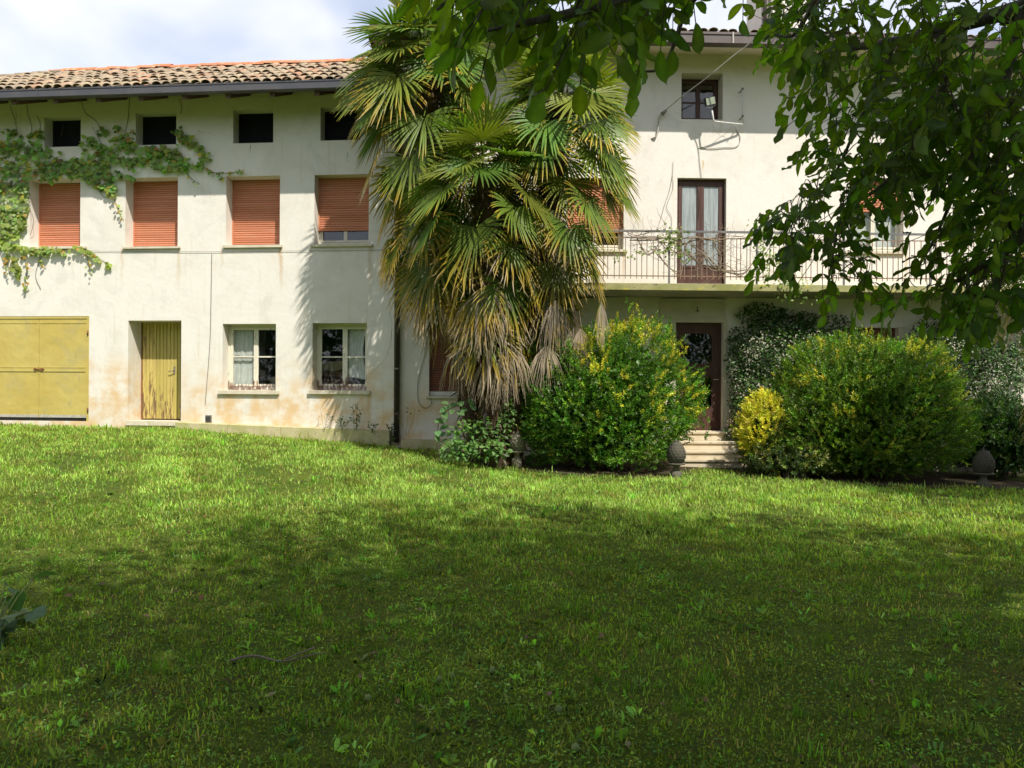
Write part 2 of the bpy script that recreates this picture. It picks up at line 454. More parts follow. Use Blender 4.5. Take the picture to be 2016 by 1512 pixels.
def glass():
    k = NT('window_glass')
    fr = k.n('ShaderNodeLayerWeight'); fr.inputs['Blend'].default_value = 0.5
    v = k.coords('Object'); bp = k.n('ShaderNodeBump'); bp.inputs['Strength'].default_value = 0.08; bp.inputs['Distance'].default_value = 0.02
    k.l(k.noise(v, 3.5, 2), bp.inputs['Height'])
    gl = k.n('ShaderNodeBsdfGlossy'); gl.inputs['Roughness'].default_value = 0.02
    k.l(bp.outputs[0], gl.inputs['Normal'])
    tr = k.n('ShaderNodeBsdfTransparent'); tr.inputs[0].default_value = (0.90, 0.92, 0.91, 1)
    ms = k.n('ShaderNodeMixShader')
    f = k.math('ADD', k.math('MULTIPLY', k.math('POWER', fr.outputs['Facing'], 5.0), 0.8), 0.055)
    k.l(f, ms.inputs[0]); k.l(tr.outputs[0], ms.inputs[1]); k.l(gl.outputs[0], ms.inputs[2])
    return k.done(ms.outputs[0])
M_GLASS = glass()
def frosted():
    k = NT('frosted_glass'); v = k.coords('Object', (14, 1, 1.0))
    col = k.mix(k.ramp(k.noise(v, 2.0, 4), 0.35, 0.7), (0.24, 0.27, 0.275), (0.36, 0.395, 0.395))
    b = k.coords('Object')
    vo = k.n('ShaderNodeTexVoronoi'); vo.inputs['Scale'].default_value = 60; k.l(b, vo.inputs['Vector'])
    return k.done(k.bsdf(col, 0.22, vo.outputs['Distance'], 0.5, 0.004, 0.6))
M_FROST = frosted()

def leaf_mat(name, rough=0.45, trans=0.35, spec=0.4, tint=(1.0, 1.25, 0.5), bump=0.0, veins=0.0):
    k = NT(name)
    at = k.n('ShaderNodeAttribute', attribute_name='Col')
    g = k.coords('Object')
    var = k.ramp(k.noise(g, 2.2, 3), 0.3, 0.7, 0.82, 1.2)
    col = k.mix(1.0, at.outputs['Color'], (1, 1, 1), 'MULTIPLY')
    hs = k.n('ShaderNodeHueSaturation'); k.l(col, hs.inputs['Color']); k.l(var, hs.inputs['Value'])
    col = hs.outputs[0]
    b = k.n('ShaderNodeBsdfPrincipled'); k.l(col, b.inputs['Base Color'])
    b.inputs['Roughness'].default_value = rough; b.inputs['Specular IOR Level'].default_value = spec
    tr = k.n('ShaderNodeBsdfTranslucent')
    tc = k.mix(1.0, col, tint, 'MULTIPLY')
    br = k.n('ShaderNodeBrightContrast'); br.inputs['Bright'].default_value = 0.0; k.l(tc, br.inputs[0])
    k.l(br.outputs[0], tr.inputs[0])
    ms = k.n('ShaderNodeMixShader'); ms.inputs[0].default_value = trans
    k.l(b.outputs[0], ms.inputs[1]); k.l(tr.outputs[0], ms.inputs[2])
    return k.done(ms.outputs[0])
M_LEAF = leaf_mat('leaf_soft', 0.5, 0.38, 0.35, (1.5, 1.9, 0.6))
M_WALNUT = leaf_mat('walnut_leaf', 0.5, 0.52, 0.2, (2.5, 2.8, 0.5))
M_GLOSSY = leaf_mat('leaf_glossy', 0.40, 0.30, 0.28, (1.6, 1.9, 0.5))
M_PALM = leaf_mat('palm_leaf', 0.42, 0.32, 0.28, (1.6, 1.7, 0.5))
M_GRASS = leaf_mat('grass_blade', 0.75, 0.45, 0.08, (1.8, 1.9, 0.4))
M_FLOWER = leaf_mat('flower_white', 0.7, 0.3, 0.2, (1, 1, 1))

# ------------------------------------------------------------------ leaf tools
def norm(a):
    a = np.asarray(a, float); return a / np.maximum(np.linalg.norm(a, axis=-1, keepdims=True), 1e-9)

def axes(Y, Zh):
    Y = norm(Y); X = norm(np.cross(Y, Zh)); Z = np.cross(X, Y)
    return X, Y, Z

KITE = (np.array([[0, 0, 0], [-0.5, 0.45, 0.10], [0.5, 0.45, 0.10], [0, 1, 0]]), np.array([[0, 2, 3], [0, 3, 1]]))
def ellip_leaf(hw, ts, fold=0.12, droop=0.15, lobes=None):
    V = []; F = []
    for t, w in zip(ts, hw):
        z = -droop * t * t
        V += [(-w, t, z + fold * w), (0, t, z), (w, t, z + fold * w)]
    for i in range(len(ts) - 1):
        a = i * 3
        F += [(a, a + 1, a + 4, a + 3), (a + 1, a + 2, a + 5, a + 4)]
    return np.array(V), np.array(F)
def walnut_leaf(droop, fold, twist=0.0, bend=0.0, wid=1.0, wav=0.0):
    V, F = ellip_leaf([0.015 * wid, 0.10 * wid, 0.20 * wid, 0.235 * wid, 0.225 * wid, 0.135 * wid, 0.03, 0.004], [0, 0.1, 0.3, 0.52, 0.72, 0.88, 0.96, 1.02], fold, droop)
    t = V[:, 1].copy(); x = V[:, 0].copy(); z = V[:, 2].copy(); a = twist * t
    V[:, 0] = x * np.cos(a) - z * np.sin(a) + bend * t * t
    V[:, 2] = x * np.sin(a) + z * np.cos(a) + wav * np.sin(t * 9) * np.abs(x)
    w = np.where(np.arange(len(V)) % 3 == 1, 1.35, 0.92)      # paler midrib
    return V, F, w
def oval_leaf(w=0.3):
    return ellip_leaf([0.02, w * 0.8, w, w * 0.6, 0.01], [0, 0.22, 0.5, 0.8, 1], 0.25, 0.12)
def lobed_leaf():
    pts = [(0, 0), (0.22, -0.08), (0.50, 0.12), (0.62, 0.42), (0.40, 0.50), (0.34, 0.74), (0, 1.0), (-0.34, 0.74), (-0.40, 0.50), (-0.62, 0.42), (-0.50, 0.12), (-0.22, -0.08)]
    V = [(0, 0.42, 0.0)] + [(x, y, -0.16 * (x * x + (y - 0.4) ** 2)) for x, y in pts]
    n = len(pts); F = [(0, 1 + i, 1 + (i + 1) % n) for i in range(n)]
    return np.array(V), np.array(F)
STAR = (lambda n: (np.array([(0, 0, 0.02)] + [((0.5 if i % 2 == 0 else 0.16) * math.cos(i * math.pi / n), (0.5 if i % 2 == 0 else 0.16) * math.sin(i * math.pi / n), 0) for i in range(2 * n)]),
                  np.array([(0, 1 + i, 1 + (i + 1) % (2 * n)) for i in range(2 * n)])))(5)

def scatter(T, pos, X, Y, Z, size, col, wid=1.0):
    """merge copies of a leaf template; returns V, F, C"""
    tv, tf = T[:2]
    n = len(pos); size = np.broadcast_to(np.asarray(size, float), (n,)); wid = np.broadcast_to(np.asarray(wid, float), (n,))
    V = pos[:, None, :] + size[:, None, None] * ((tv[None, :, 0:1] * wid[:, None, None]) * X[:, None, :] + tv[None, :, 1:2] * Y[:, None, :] + tv[None, :, 2:3] * Z[:, None, :])
    F = tf[None] + (np.arange(n) * len(tv))[:, None, None]
    C = np.repeat(np.broadcast_to(col, (n, 3)), len(tv), axis=0)
    if len(T) > 2: C = C * np.tile(T[2], n)[:, None]
    return V.reshape(-1, 3), F.reshape(-1, tf.shape[1]), C

def leaf_parts(parent, base, variants, pos, X, Y, Z, size, col, mat, max_obj, name='leaf', rest='foliage', order=None):
    """the leaves that show largest become objects, the rest one mesh of stuff.
       variants : list of templates; col : (n,3)"""
    n = len(pos); base = np.asarray(base, float)
    if order is None:
        app = size / np.maximum(np.linalg.norm(pos - np.array([0, 0, EYE]), axis=1), 0.3)
        order = np.argsort(-app)
    single = order[:max_obj]; other = order[max_obj:]
    meshes = {}
    for i in single:
        vi = int(i) % len(variants)
        ci = int((col[i].sum() * 97)) % 7
        key = (vi, ci)
        if key not in meshes:
            tv, tf = variants[vi][:2]
            vw = variants[vi][2] if len(variants[vi]) > 2 else np.ones(len(tv))
            meshes[key] = mesh_np(name, tv, tf, mat, np.tile(col[i], (len(tv), 1)) * vw[:, None], True)
        o = bpy.data.objects.new(name, meshes[key])
        s = float(size[i])
        m = Matrix([[X[i][r] * s, Y[i][r] * s, Z[i][r] * s, pos[i][r] - base[r]] for r in range(3)] + [[0, 0, 0, 1]])
        o.parent = parent
        o.matrix_basis = m
        COL.objects.link(o)
    if len(other):
        V = []; F = []; C = []; b = 0
        for vi, T in enumerate(variants):
            ix = other[(other % len(variants)) == vi]
            if not len(ix): continue
            v, f, c = scatter(T, pos[ix], X[ix], Y[ix], Z[ix], size[ix], col[ix])
            V.append(v); F.append(f + b); C.append(c); b += len(v)
        o = obj(rest, mesh_np(rest, np.vstack(V) - base, np.vstack(F), mat, np.vstack(C), True), parent)
        o['kind'] = 'stuff'

def vnoise(p, s, seed=0):
    """cheap smooth 3-d noise in 0..1"""
    p = np.asarray(p, float) * s + seed * 13.7
    r = np.zeros(len(p))
    for i, (a, b, c) in enumerate(((1, 0.6, 0.8), (-0.7, 1.1, 0.5), (0.4, -0.9, 1.2), (1.3, 0.8, -0.6), (-1.1, -0.5, 0.9))):
        r += np.sin(p[:, 0] * a * 2.1 + p[:, 1] * b * 1.7 + p[:, 2] * c * 1.9 + i * 1.9 + np.sin(p[:, (i + 1) % 3] * 1.3 + i))
    return r / 10 + 0.5

def jit(col, n, amt=0.2, r=None):
    r = r or rng
    c = np.tile(np.asarray(col, float), (n, 1)) if np.ndim(col) == 1 else np.array(col, float)
    return np.clip(c * (1 + amt * r.standard_normal((n, 1))) * (1 + 0.4 * amt * r.standard_normal((n, 3))), 0.004, 0.9)

# ================================================================== SETTING
def ground_sheet():
    xs = np.concatenate([[-300, -120, -60], np.arange(-30, 30.1, 0.5), [60, 120, 300]])
    ys = np.concatenate([[-200, -80, -40], np.arange(-20, 24.1, 0.5), [40, 80, 160, 400]])
    X, Y = np.meshgrid(xs, ys)
    V = np.stack([X, Y, ground(X, Y)], -1).reshape(-1, 3)
    nx = len(xs); ny = len(ys)
    i = (np.arange(ny - 1)[:, None] * nx + np.arange(nx - 1)[None]).ravel()
    F = np.stack([i, i + 1, i + nx + 1, i + nx], 1)
    k = NT('lawn_soil'); v = k.coords('Object')
    col = k.mix(k.ramp(k.noise(v, 1.1, 5, 0.65), 0.38, 0.64), (0.075, 0.120, 0.014), (0.120, 0.145, 0.022))
    col = k.mix(k.ramp(k.noise(v, 3.5, 6, 0.7), 0.52, 0.66, 0, 0.8), col, (0.080, 0.062, 0.026))
    col = k.mix(k.ramp(k.noise(v, 22, 5, 0.7), 0.45, 0.65, 0, 0.7), col, (0.035, 0.075, 0.010))
    m = k.done(k.bsdf(col, 0.95, k.noise(v, 45, 6, 0.8), 1.0, 0.03, 0.1))
    o = obj('lawn', mesh_np('lawn', V, F, m, None, True))
    tag(o, 'sloping mown lawn in front of the two houses', kind='structure')
ground_sheet()

def soil_bed():
    k = NT('bare_soil'); v = k.coords('Object')
    col = k.mix(k.ramp(k.noise(v, 4, 6, 0.7), 0.4, 0.6), (0.055, 0.042, 0.026), (0.09, 0.07, 0.045))
    m = k.done(k.bsdf(col, 0.98, k.noise(v, 30, 6, 0.8), 1.0, 0.04, 0.1))
    edge = [(-1.1, 14.6), (0.0, 14.25), (1.2, 13.6), (2.6, 13.5), (3.3, 14.2), (4.0, 15.0), (4.6, 13.5), (6.0, 13.0), (8.0, 12.6), (11.0, 12.3), (16, 12.2)]
    V = []; F = []
    for i, (x, y) in enumerate(edge):
        for j in range(6):
            yy = y + (16.4 - y) * j / 5
            V.append((x, yy, float(ground(x, yy)) + 0.012))
    for i in range(len(edge) - 1):
        for j in range(5):
            a = i * 6 + j; F.append((a, a + 6, a + 7, a + 1))
    tag(obj('planting_bed', mesh_np('planting_bed', V, np.array(F), m, None, True)), 'bare soil bed under the shrubs', kind='structure')
soil_bed()

# ------------------------------------------------------------------ walls
def wall_mesh(x0, x1, z0, z1, holes, name, mat, parent, bot=None):
    """front plane at y=0 with openings; holes: (xa, xb, za, zb, depth)"""
    xs = sorted({x0, x1, *[h[0] for h in holes], *[h[1] for h in holes]})
    zs = sorted({z0, z1, *[h[2] for h in holes], *[h[3] for h in holes]})
    m = MB()
    for i in range(len(xs) - 1):
        for j in range(len(zs) - 1):
            cx = (xs[i] + xs[i + 1]) / 2; cz = (zs[j] + zs[j + 1]) / 2
            if any(h[0] < cx < h[1] and h[2] < cz < h[3] for h in holes): continue
            m.quad((xs[i], 0, zs[j]), (xs[i + 1], 0, zs[j]), (xs[i + 1], 0, zs[j + 1]), (xs[i], 0, zs[j + 1]))
    for xa, xb, za, zb, d in holes:
        m.quad((xa, 0, za), (xa, 0, zb), (xa, d, zb), (xa, d, za))
        m.quad((xb, 0, za), (xb, d, za), (xb, d, zb), (xb, 0, zb))
        m.quad((xa, 0, zb), (xb, 0, zb), (xb, d, zb), (xa, d, zb))
        m.quad((xa, 0, za), (xa, d, za), (xb, d, za), (xb, 0, za))
    return m

def opening(side, u0, u1, vt, vb, d):
    um = (u0 + u1) / 2; vm = (vt + vb) / 2
    s0 = HP(side, u0, vm)[0]; s1 = HP(side, u1, vm)[0]
    return (s0, s1, HP(side, um, vb)[1], HP(side, um, vt)[1], d)

# ------------------------------------------------------------------ low house (left wing)
low = thing('low_house', 'long low cream house with orange shutters and an old tiled roof', 'house', (HINGE[0], HINGE[1], 0), ANG['L'])
LA = [opening('L', 87, 159, 229, 289, 0.28), opening('L', 267, 347, 221, 285, 0.28), opening('L', 459, 538, 215, 281.5, 0.28), opening('L', 631, 709.5, 210, 276, 0.28)]
LF = [opening('L', 58, 158, 353.5, 485, 0.38), opening('L', 247, 350, 349.5, 485, 0.38), opening('L', 445, 551, 346.5, 482, 0.38), opening('L', 619, 726, 343.5, 480, 0.38)]
LG = [opening('L', 438, 543, 637.5, 769, 0.36), opening('L', 615, 722, 636, 769, 0.36)]
LD = opening('L', 252, 356.5, 631, 829.5, 0.56)
gate = opening('L', -24, 175, 622.5, 828.5, 0.06)
def wavg(lst, k): return sum(h[k] for h in lst) / len(lst)
X_L0 = -17.0
EAVE_Y = -1.10
zg_top = HP('L', 350, 166.5, EAVE_Y)[1]; zg_bot = HP('L', 350, 182.5, EAVE_Y)[1]
T_L = 0.56
def roofz(y): return zg_top + 0.0 + (y - EAVE_Y) * T_L
wall_top = roofz(0) - 0.16
lm = wall_mesh(X_L0, 0.0, -0.5, wall_top, LA + LF + LG + [LD, gate], 'wall', M_WALL_L, low)
lm.build('wall', M_WALL_L, low)
# the shell behind the front: back wall, ends, floors (dark rooms)
m = MB()
m.box(X_L0, -0.02, 5.5, 5.7, -0.5, 7.2)
m.box(X_L0, X_L0 + 0.2, 0.60, 5.49, -0.5, 7.2); m.box(-0.3, -0.02, 0.60, 5.49, -0.5, 7.2)
fl1 = LF[0][2] - 0.95; fl2 = LA[0][2] - 0.6
for zz in (fl1, fl2): m.box(X_L0 + 0.21, -0.31, 0.58, 5.49, zz - 0.2, zz)
for xx in (-13.2, -9.7, -6.4, -3.3): m.box(xx, xx + 0.12, 0.60, 5.49, -0.5, fl1 - 0.21)
m.build('inner_wall', M_INSIDE, low)
# attic openings: a black sheet behind each paints the unlit room
# eaves: roof slab, rafters, gutter
RIDGE_Y = EAVE_Y + 2.15
rs0, _ = HP('L', 130, 141, RIDGE_Y)
m = MB()
x_end = 0.55
hip = 3.4
sl = -13.0
def slab(m, pts_top, th):
    n = len(pts_top)
    m.add([(x, y, z) for x, y, z in pts_top] + [(x, y, z - th) for x, y, z in pts_top],
          [tuple(range(n)), tuple(range(2 * n - 1, n - 1, -1))] + [(i, n + i, n + (i + 1) % n, (i + 1) % n) for i in range(n)])
slab(m, [(sl, EAVE_Y + 0.06, roofz(EAVE_Y + 0.06) - 0.02), (x_end, EAVE_Y + 0.06, roofz(EAVE_Y + 0.06) - 0.02), (x_end, RIDGE_Y, roofz(RIDGE_Y) - 0.02), (rs0, RIDGE_Y, roofz(RIDGE_Y) - 0.02)], 0.05)
slab(m, [(rs0, RIDGE_Y + 0.002, roofz(RIDGE_Y) - 0.02), (x_end, RIDGE_Y + 0.002, roofz(RIDGE_Y) - 0.02), (x_end, 6.0, roofz(RIDGE_Y) - 1.2), (sl, 6.0, roofz(RIDGE_Y) - 1.2), (sl, EAVE_Y + 0.062, roofz(EAVE_Y + 0.06) - 0.021)], 0.05)
roof = m.build('roof', M_ROOFBASE, low)
# tiles
def tile_mesh(name, mat, ln=0.46, r0=0.104, r1=0.086, seg=7, th=0.014, rise=0.66):
    V = []; F = []
    for (y, r) in ((0, r0), (ln, r1)):
        for rr in (r, r - th):
            for k in range(seg + 1):
                a = math.pi * k / seg
                V.append((rr * math.cos(a), y, rr * math.sin(a) * rise))
    n = seg + 1
    for k in range(seg):
        F.append((k, k + 1, 2 * n + k + 1, 2 * n + k))
        F.append((n + k + 1, n + k, 3 * n + k, 3 * n + k + 1))
        F.append((k + 1, k, n + k, n + k + 1))
    return mesh_np(name, V, np.array(F)[:, ::-1], mat, None, True)
TILE = tile_mesh('tile', M_TILE); RTILE = tile_mesh('ridge_tile', M_RIDGE, 0.44, 0.125, 0.105, 8, 0.018, 0.8)
slope = math.atan(T_L)
rt = np.random.default_rng(3)
step_x = 0.212; expo = 0.385
x = -0.12
while x > -10.6:
    for r in range(6):
        yy = EAVE_Y + 0.0 + r * expo * math.cos(slope)
        lim = sl + (rs0 - sl) * (yy - EAVE_Y) / (RIDGE_Y - EAVE_Y)
        if x < lim + 0.1 or yy > RIDGE_Y - 0.1: continue
        o = bpy.data.objects.new('tile', TILE); o.parent = roof
        o.location = (x + rt.normal(0, 0.010), yy + rt.normal(0, 0.018), roofz(yy) + 0.016 + rt.normal(0, 0.005) + (0.010 if r else 0.0))
        o.rotation_euler = (slope - R(2.4) + rt.normal(0, 0.018), rt.normal(0, 0.05), rt.normal(0, 0.03))
        COL.objects.link(o)
    x -= step_x
x = 0.3
k_ = 0
while x > rs0 - 0.1:
    o = bpy.data.objects.new('ridge_tile', RTILE); o.parent = roof
    o.location = (x, RIDGE_Y, roofz(RIDGE_Y) + 0.015 + rt.normal(0, 0.008))
    o.rotation_euler = (rt.normal(0, 0.02) + R(2.5), 0, R(90) + rt.normal(0, 0.02))
    COL.objects.link(o); x -= 0.37
# hip tiles running down to the left
n_h = 9
p0 = Vector((rs0, RIDGE_Y, roofz(RIDGE_Y))); p1 = Vector((sl, EAVE_Y, roofz(EAVE_Y)))
for i in range(n_h):
    p = p0.lerp(p1, (i + 0.9) * 0.36 / (p1 - p0).length)
    d = (p1 - p0).normalized()
    o = bpy.data.objects.new('ridge_tile', TILE); o.parent = roof
    o.location = p + Vector((0, 0, 0.03))
    o.rotation_euler = (-d).to_track_quat('Y', 'Z').to_euler(); COL.objects.link(o)
# rafters
m = None
for i in range(14):
    xx = -0.55 - i * 0.93
    mm = MB()
    y0 = EAVE_Y + 0.16; z0 = zg_bot - 0.01
    prof = [(y0, z0 - 0.075), (y0, z0 + 0.06), (0.3, z0 + 0.06 + (0.3 - y0) * 0.42), (0.3, z0 - 0.075 + (0.3 - y0) * 0.42)]
    mm.prism(prof, xx - 0.055, xx + 0.055)
    o = mm.build('rafter', M_RAFTER, low)
# gutter
mm = MB()
g0, g1 = zg_bot, zg_top
prof = [(EAVE_Y, g1), (EAVE_Y, g0 + 0.012), (EAVE_Y + 0.02, g0), (EAVE_Y + 0.15, g0), (EAVE_Y + 0.15, g1 - 0.02), (EAVE_Y + 0.135, g1 - 0.02), (EAVE_Y + 0.135, g0 + 0.015), (EAVE_Y + 0.014, g0 + 0.015), (EAVE_Y + 0.014, g1)]
n = len(prof)
vs = [(-13.2, y, z) for y, z in prof] + [(0.02, y, z) for y, z in prof]
mm.add(vs, [(i, i + n, (i + 1) % n + n, (i + 1) % n) for i in range(n)])
mm.box(-13.2, 0.02, EAVE_Y - 0.012, EAVE_Y - 0.001, g1 - 0.022, g1 + 0.004)
gt = mm.build('gutter', M_GUTTER_L, low)
for i in range(6):
    xx = -1.2 - i * 2.05
    MB().box(xx - 0.012, xx + 0.012, EAVE_Y - 0.006, EAVE_Y - 0.0005, g0 + 0.004, g1 - 0.024).build('gutter_joint', M_GUTTER_L, gt)

def shutter(side, parent, op, z_low, mat, y, label=None, pitch=0.0485, jamb=0.0, tilt=True):
    """roller shutter: slats as single objects in a pair of guide rails"""
    xa, xb, za, zb, d = op
    p = MB().box(xa + 0.001, xb - 0.001, y + 0.008, y + 0.02, z_low, zb - 0.001).build('roller_shutter', M_INSIDE, parent)
    for a, b in ((xa + 0.001, xa + 0.03), (xb - 0.03, xb - 0.001)):
        MB().box(a, b, y - 0.03, y - 0.002, z_low, zb - 0.001).build('guide_rail', mat, p)
    h = pitch
    prof = [(0.0, 0.0), (-0.009, 0.006), (-0.013, h * 0.45), (-0.010, h * 0.80), (0.0, h * 0.90), (0.006, h * 0.90), (0.006, 0.0)]
    sm = MB().prism(prof, -(xb - xa) / 2 + 0.031, (xb - xa) / 2 - 0.031).mesh('slat', mat)
    z = z_low; first = True
    while z < zb - 0.01:
        o = bpy.data.objects.new('slat', sm); o.parent = p
        o.location = ((xa + xb) / 2, y - 0.004 + random.gauss(0, 0.0012), z); o.rotation_euler = (random.gauss(0, 0.02), random.gauss(0, 0.0012), 0)
        COL.objects.link(o); z += h
    return p

def sill(side, parent, u0, u1, v0, v1, name='sill', out=0.06, depth=0.05):
    um = (u0 + u1) / 2
    s0, zt = HP(side, um, v0, -out); _, zb = HP(side, um, v1, -out)
    a = HP(side, u0, v0, -out)[0]; b = HP(side, u1, v0, -out)[0]
    m = MB()
    m.hexa([(a, -out, zb), (b, -out, zb), (b, depth, zb), (a, depth, zb), (a, -out, zt), (b, -out, zt), (b, depth, zt + 0.006), (a, depth, zt + 0.006)])
    return m.build(name, M_STONE, parent)

# attic openings: set-back black sheets, the darkness inside put into their colour
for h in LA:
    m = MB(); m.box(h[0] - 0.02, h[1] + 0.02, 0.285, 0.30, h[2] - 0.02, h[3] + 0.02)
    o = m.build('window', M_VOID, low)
# first floor
for i, h in enumerate(LF[:3]):
    shutter('L', low, h, h[2] + 0.012, M_SHUT, 0.325)
h = LF[3]
zs = HP('L', 672, 455, 0.28)[1]
shutter('L', low, h, zs, M_SHUT, 0.28)
def casement(parent, op, y, z0, z1, muntin=None, mid=0.5, name='window', fw=0.045, mat=None, stile=0.075, glassmat=None):
    mat = mat or M_FRAME
    xa, xb = op[0] + 0.002, op[1] - 0.002
    cx = xa + (xb - xa) * mid
    m = MB()
    m.box(xa, xa + fw, y, y + 0.05, z0, z1); m.box(xb - fw, xb, y, y + 0.05, z0, z1)
    m.box(xa + fw, xb - fw, y, y + 0.05, z1 - fw, z1); m.box(xa + fw, xb - fw, y, y + 0.05, z0, z0 + fw * 1.5)
    f = m.build(name, mat, parent)
    for (a, b) in ((xa + fw, cx), (cx, xb - fw)):
        a += 0.002; b -= 0.002
        m = MB(); w = fw * 0.85; zz0 = z0 + fw * 1.5 + 0.002; zz1 = z1 - fw - 0.002
        m.box(a, a + w, y - 0.012, y + 0.03, zz0, zz1); m.box(b - w, b, y - 0.012, y + 0.03, zz0, zz1)
        m.box(a + w, b - w, y - 0.012, y + 0.03, zz1 - w, zz1); m.box(a + w, b - w, y - 0.012, y + 0.03, zz0, zz0 + w)
        if muntin: m.box(a + w, b - w, y - 0.006, y + 0.02, muntin - 0.014, muntin + 0.014)
        m.build('casement', mat, f)
        MB().box(a + w * 0.8, b - w * 0.8, y + 0.006, y + 0.010, zz0 + w * 0.8, zz1 - w * 0.8).build('pane', glassmat or M_GLASS, f)
    return f
casement(low, h, 0.31, h[2] + 0.02, h[2] + 0.75, None)
sill('L', low, 45, 168, 485.5, 489.5); sill('L', low, 240, 353, 485, 489); sill('L', low, 438, 554, 482, 487); sill('L', low, 611, 732, 480, 485)
# ground floor windows
mz = HP('L', 580, 702.5, 0.24)[1]
for h in LG:
    casement(low, h, 0.28, h[2] + 0.002, h[3] - 0.002, mz, 0.53, fw=0.058)
sill('L', low, 429, 548, 769, 776); sill('L', low, 606, 727, 769, 776)
# small metal angle braces on the casements
for h in LG:
    for (fx, sg) in ((0.02, 1), (0.50, -1), (0.56, 1)):
        xx = h[0] + (h[1] - h[0]) * fx
        m = MB(); z = h[2] + 0.085; y = 0.258
        m.box(xx - 0.009, xx + 0.009, y, y + 0.006, z, z + 0.13)
        m.box(min(xx + sg * 0.01, xx + sg * 0.11), max(xx + sg * 0.01, xx + sg * 0.11), y, y + 0.006, z - 0.018, z)
        m.build('corner_brace', M_RUST, low)

# plank door
xa, xb, za, zb, d = LD
door = MB()
door.box(xa + 0.001, xa + 0.03, 0.505, 0.54, za, zb - 0.001); door.box(xb - 0.03, xb - 0.001, 0.505, 0.54, za, zb - 0.001)
door.box(xa + 0.03, xb - 0.03, 0.53, 0.54, za + 0.02, zb - 0.001)
dr = door.build('door', M_RUST, low)
npl = 14; pw = (xb - xa - 0.064) / npl
for i in range(npl):
    a = xa + 0.032 + i * pw
    m = MB()
    prof = [(a + 0.003, 0.508), (a + 0.009, 0.500), (a + pw - 0.009, 0.500), (a + pw - 0.003, 0.508), (a + pw - 0.003, 0.525), (a + 0.003, 0.525)]
    z0, z1 = za + 0.035, zb - 0.004
    n = 6
    m.add([(x, y, z0) for x, y in prof] + [(x, y, z1) for x, y in prof], [(i2, (i2 + 1) % n, n + (i2 + 1) % n, n + i2) for i2 in range(n)] + [tuple(range(n))[::-1], tuple(range(n, 2 * n))])
    m.build('plank', M_PLANK, dr)
hx, hz = HP('L', 340, 730, 0.49)
m = MB(); m.box(hx + 0.02, hx + 0.055, 0.488, 0.499, hz - 0.07, hz + 0.10)
m.tube([(hx + 0.037, 0.489, hz), (hx + 0.037, 0.445, hz), (hx - 0.02, 0.44, hz - 0.005), (hx - 0.07, 0.442, hz - 0.02)], 0.010, 6)
m.build('handle', M_WIRE, dr)
# threshold stone
MB().box(xa - 0.02, xb + 0.02, -0.05, 0.50, za - 0.09, za + 0.006).build('threshold', M_STONE, low)

# two-leaf metal gate
xa, xb, za, zb, d = gate
cx = HP('L', 76, 700)[0]
zmid = HP('L', 76, 727)[1]
m = MB(); fw = 0.055
m.box(xb - fw, xb - 0.002, 0.005, 0.05, za, zb - 0.002); m.box(xa + 0.002, xa + fw, 0.005, 0.05, za, zb - 0.002)
m.box(xa + fw, xb - fw, 0.005, 0.05, zb - fw, zb - 0.002)
gf = m.build('gate_frame', M_GATE, low)
for a, b in ((xa + fw + 0.004, cx - 0.004), (cx + 0.004, xb - fw - 0.004)):
    m = MB(); z0 = za + 0.075; z1 = zb - fw - 0.004
    m.box(a, b, 0.018, 0.046, z0, z1)
    lf = m.build('gate_leaf', M_GATE, low)
    r_ = MB()
    r_.box(a + 0.03, b - 0.03, 0.010, 0.0175, zmid - 0.055, zmid + 0.055)
    r_.box(a + 0.03, b - 0.03, 0.004, 0.0095, zmid + 0.035, zmid + 0.05); r_.box(a + 0.03, b - 0.03, 0.004, 0.0095, zmid - 0.05, zmid - 0.035)
    r_.box(a + 0.02, b - 0.02, 0.010, 0.0175, z1 - 0.10, z1 - 0.085)
    r_.build('rail', M_GATE, lf)
    MB().box(a + 0.01, b - 0.01, 0.012, 0.0175, z0 + 0.002, z0 + 0.06).build('kick_plate', M_CABLE, lf)
m = MB(); m.tube([(cx - 0.11, -0.005, zmid), (cx + 0.13, -0.005, zmid)], 0.012, 8); m.box(cx - 0.10, cx - 0.06, -0.012, 0.003, zmid - 0.03, zmid + 0.03); m.box(cx + 0.05, cx + 0.11, -0.012, 0.003, zmid - 0.03, zmid + 0.03)
m.tube([(cx + 0.02, -0.005, zmid), (cx + 0.02, -0.03, zmid + 0.05)], 0.008, 6)
m.build('bolt', M_RUST, low)
MB().box(xa, xb, 0.055, 0.07, za - 0.05, zb).build('backing', M_BLACK, low)

for v in (655, 807):
    hx, hz = HP('L', 174, v)
    m = MB(); m.lathe([(0.016, -0.05), (0.016, 0.05)], (hx - 0.012, -0.008, hz), 8); m.build('hinge', M_RUST, low)
# plinth ledge along the foot
s_a = HP('L', 352, 840)[0]; s_b = HP('L', 771, 850)[0]
z_a = HP('L', 352, 832, -0.16)[1]; z_b = HP('L', 770, 849.5, -0.16)[1]
n_p = 8
for i in range(n_p):
    a = s_a + (s_b - s_a) * i / n_p + 0.003; b = s_a + (s_b - s_a) * (i + 1) / n_p - 0.003
    za_ = z_a + (z_b - z_a) * i / n_p; zb_ = z_a + (z_b - z_a) * (i + 1) / n_p
    m = MB(); y0 = -0.16 - 0.01 * random.random()
    m.hexa([(a, y0, -0.3), (b, y0, -0.3), (b, -0.001, -0.3), (a, -0.001, -0.3), (a, y0, za_), (b, y0, zb_), (b, -0.001, zb_ + 0.015), (a, -0.001, za_ + 0.015)])
    m.build('plinth_block', M_PLINTH, low)
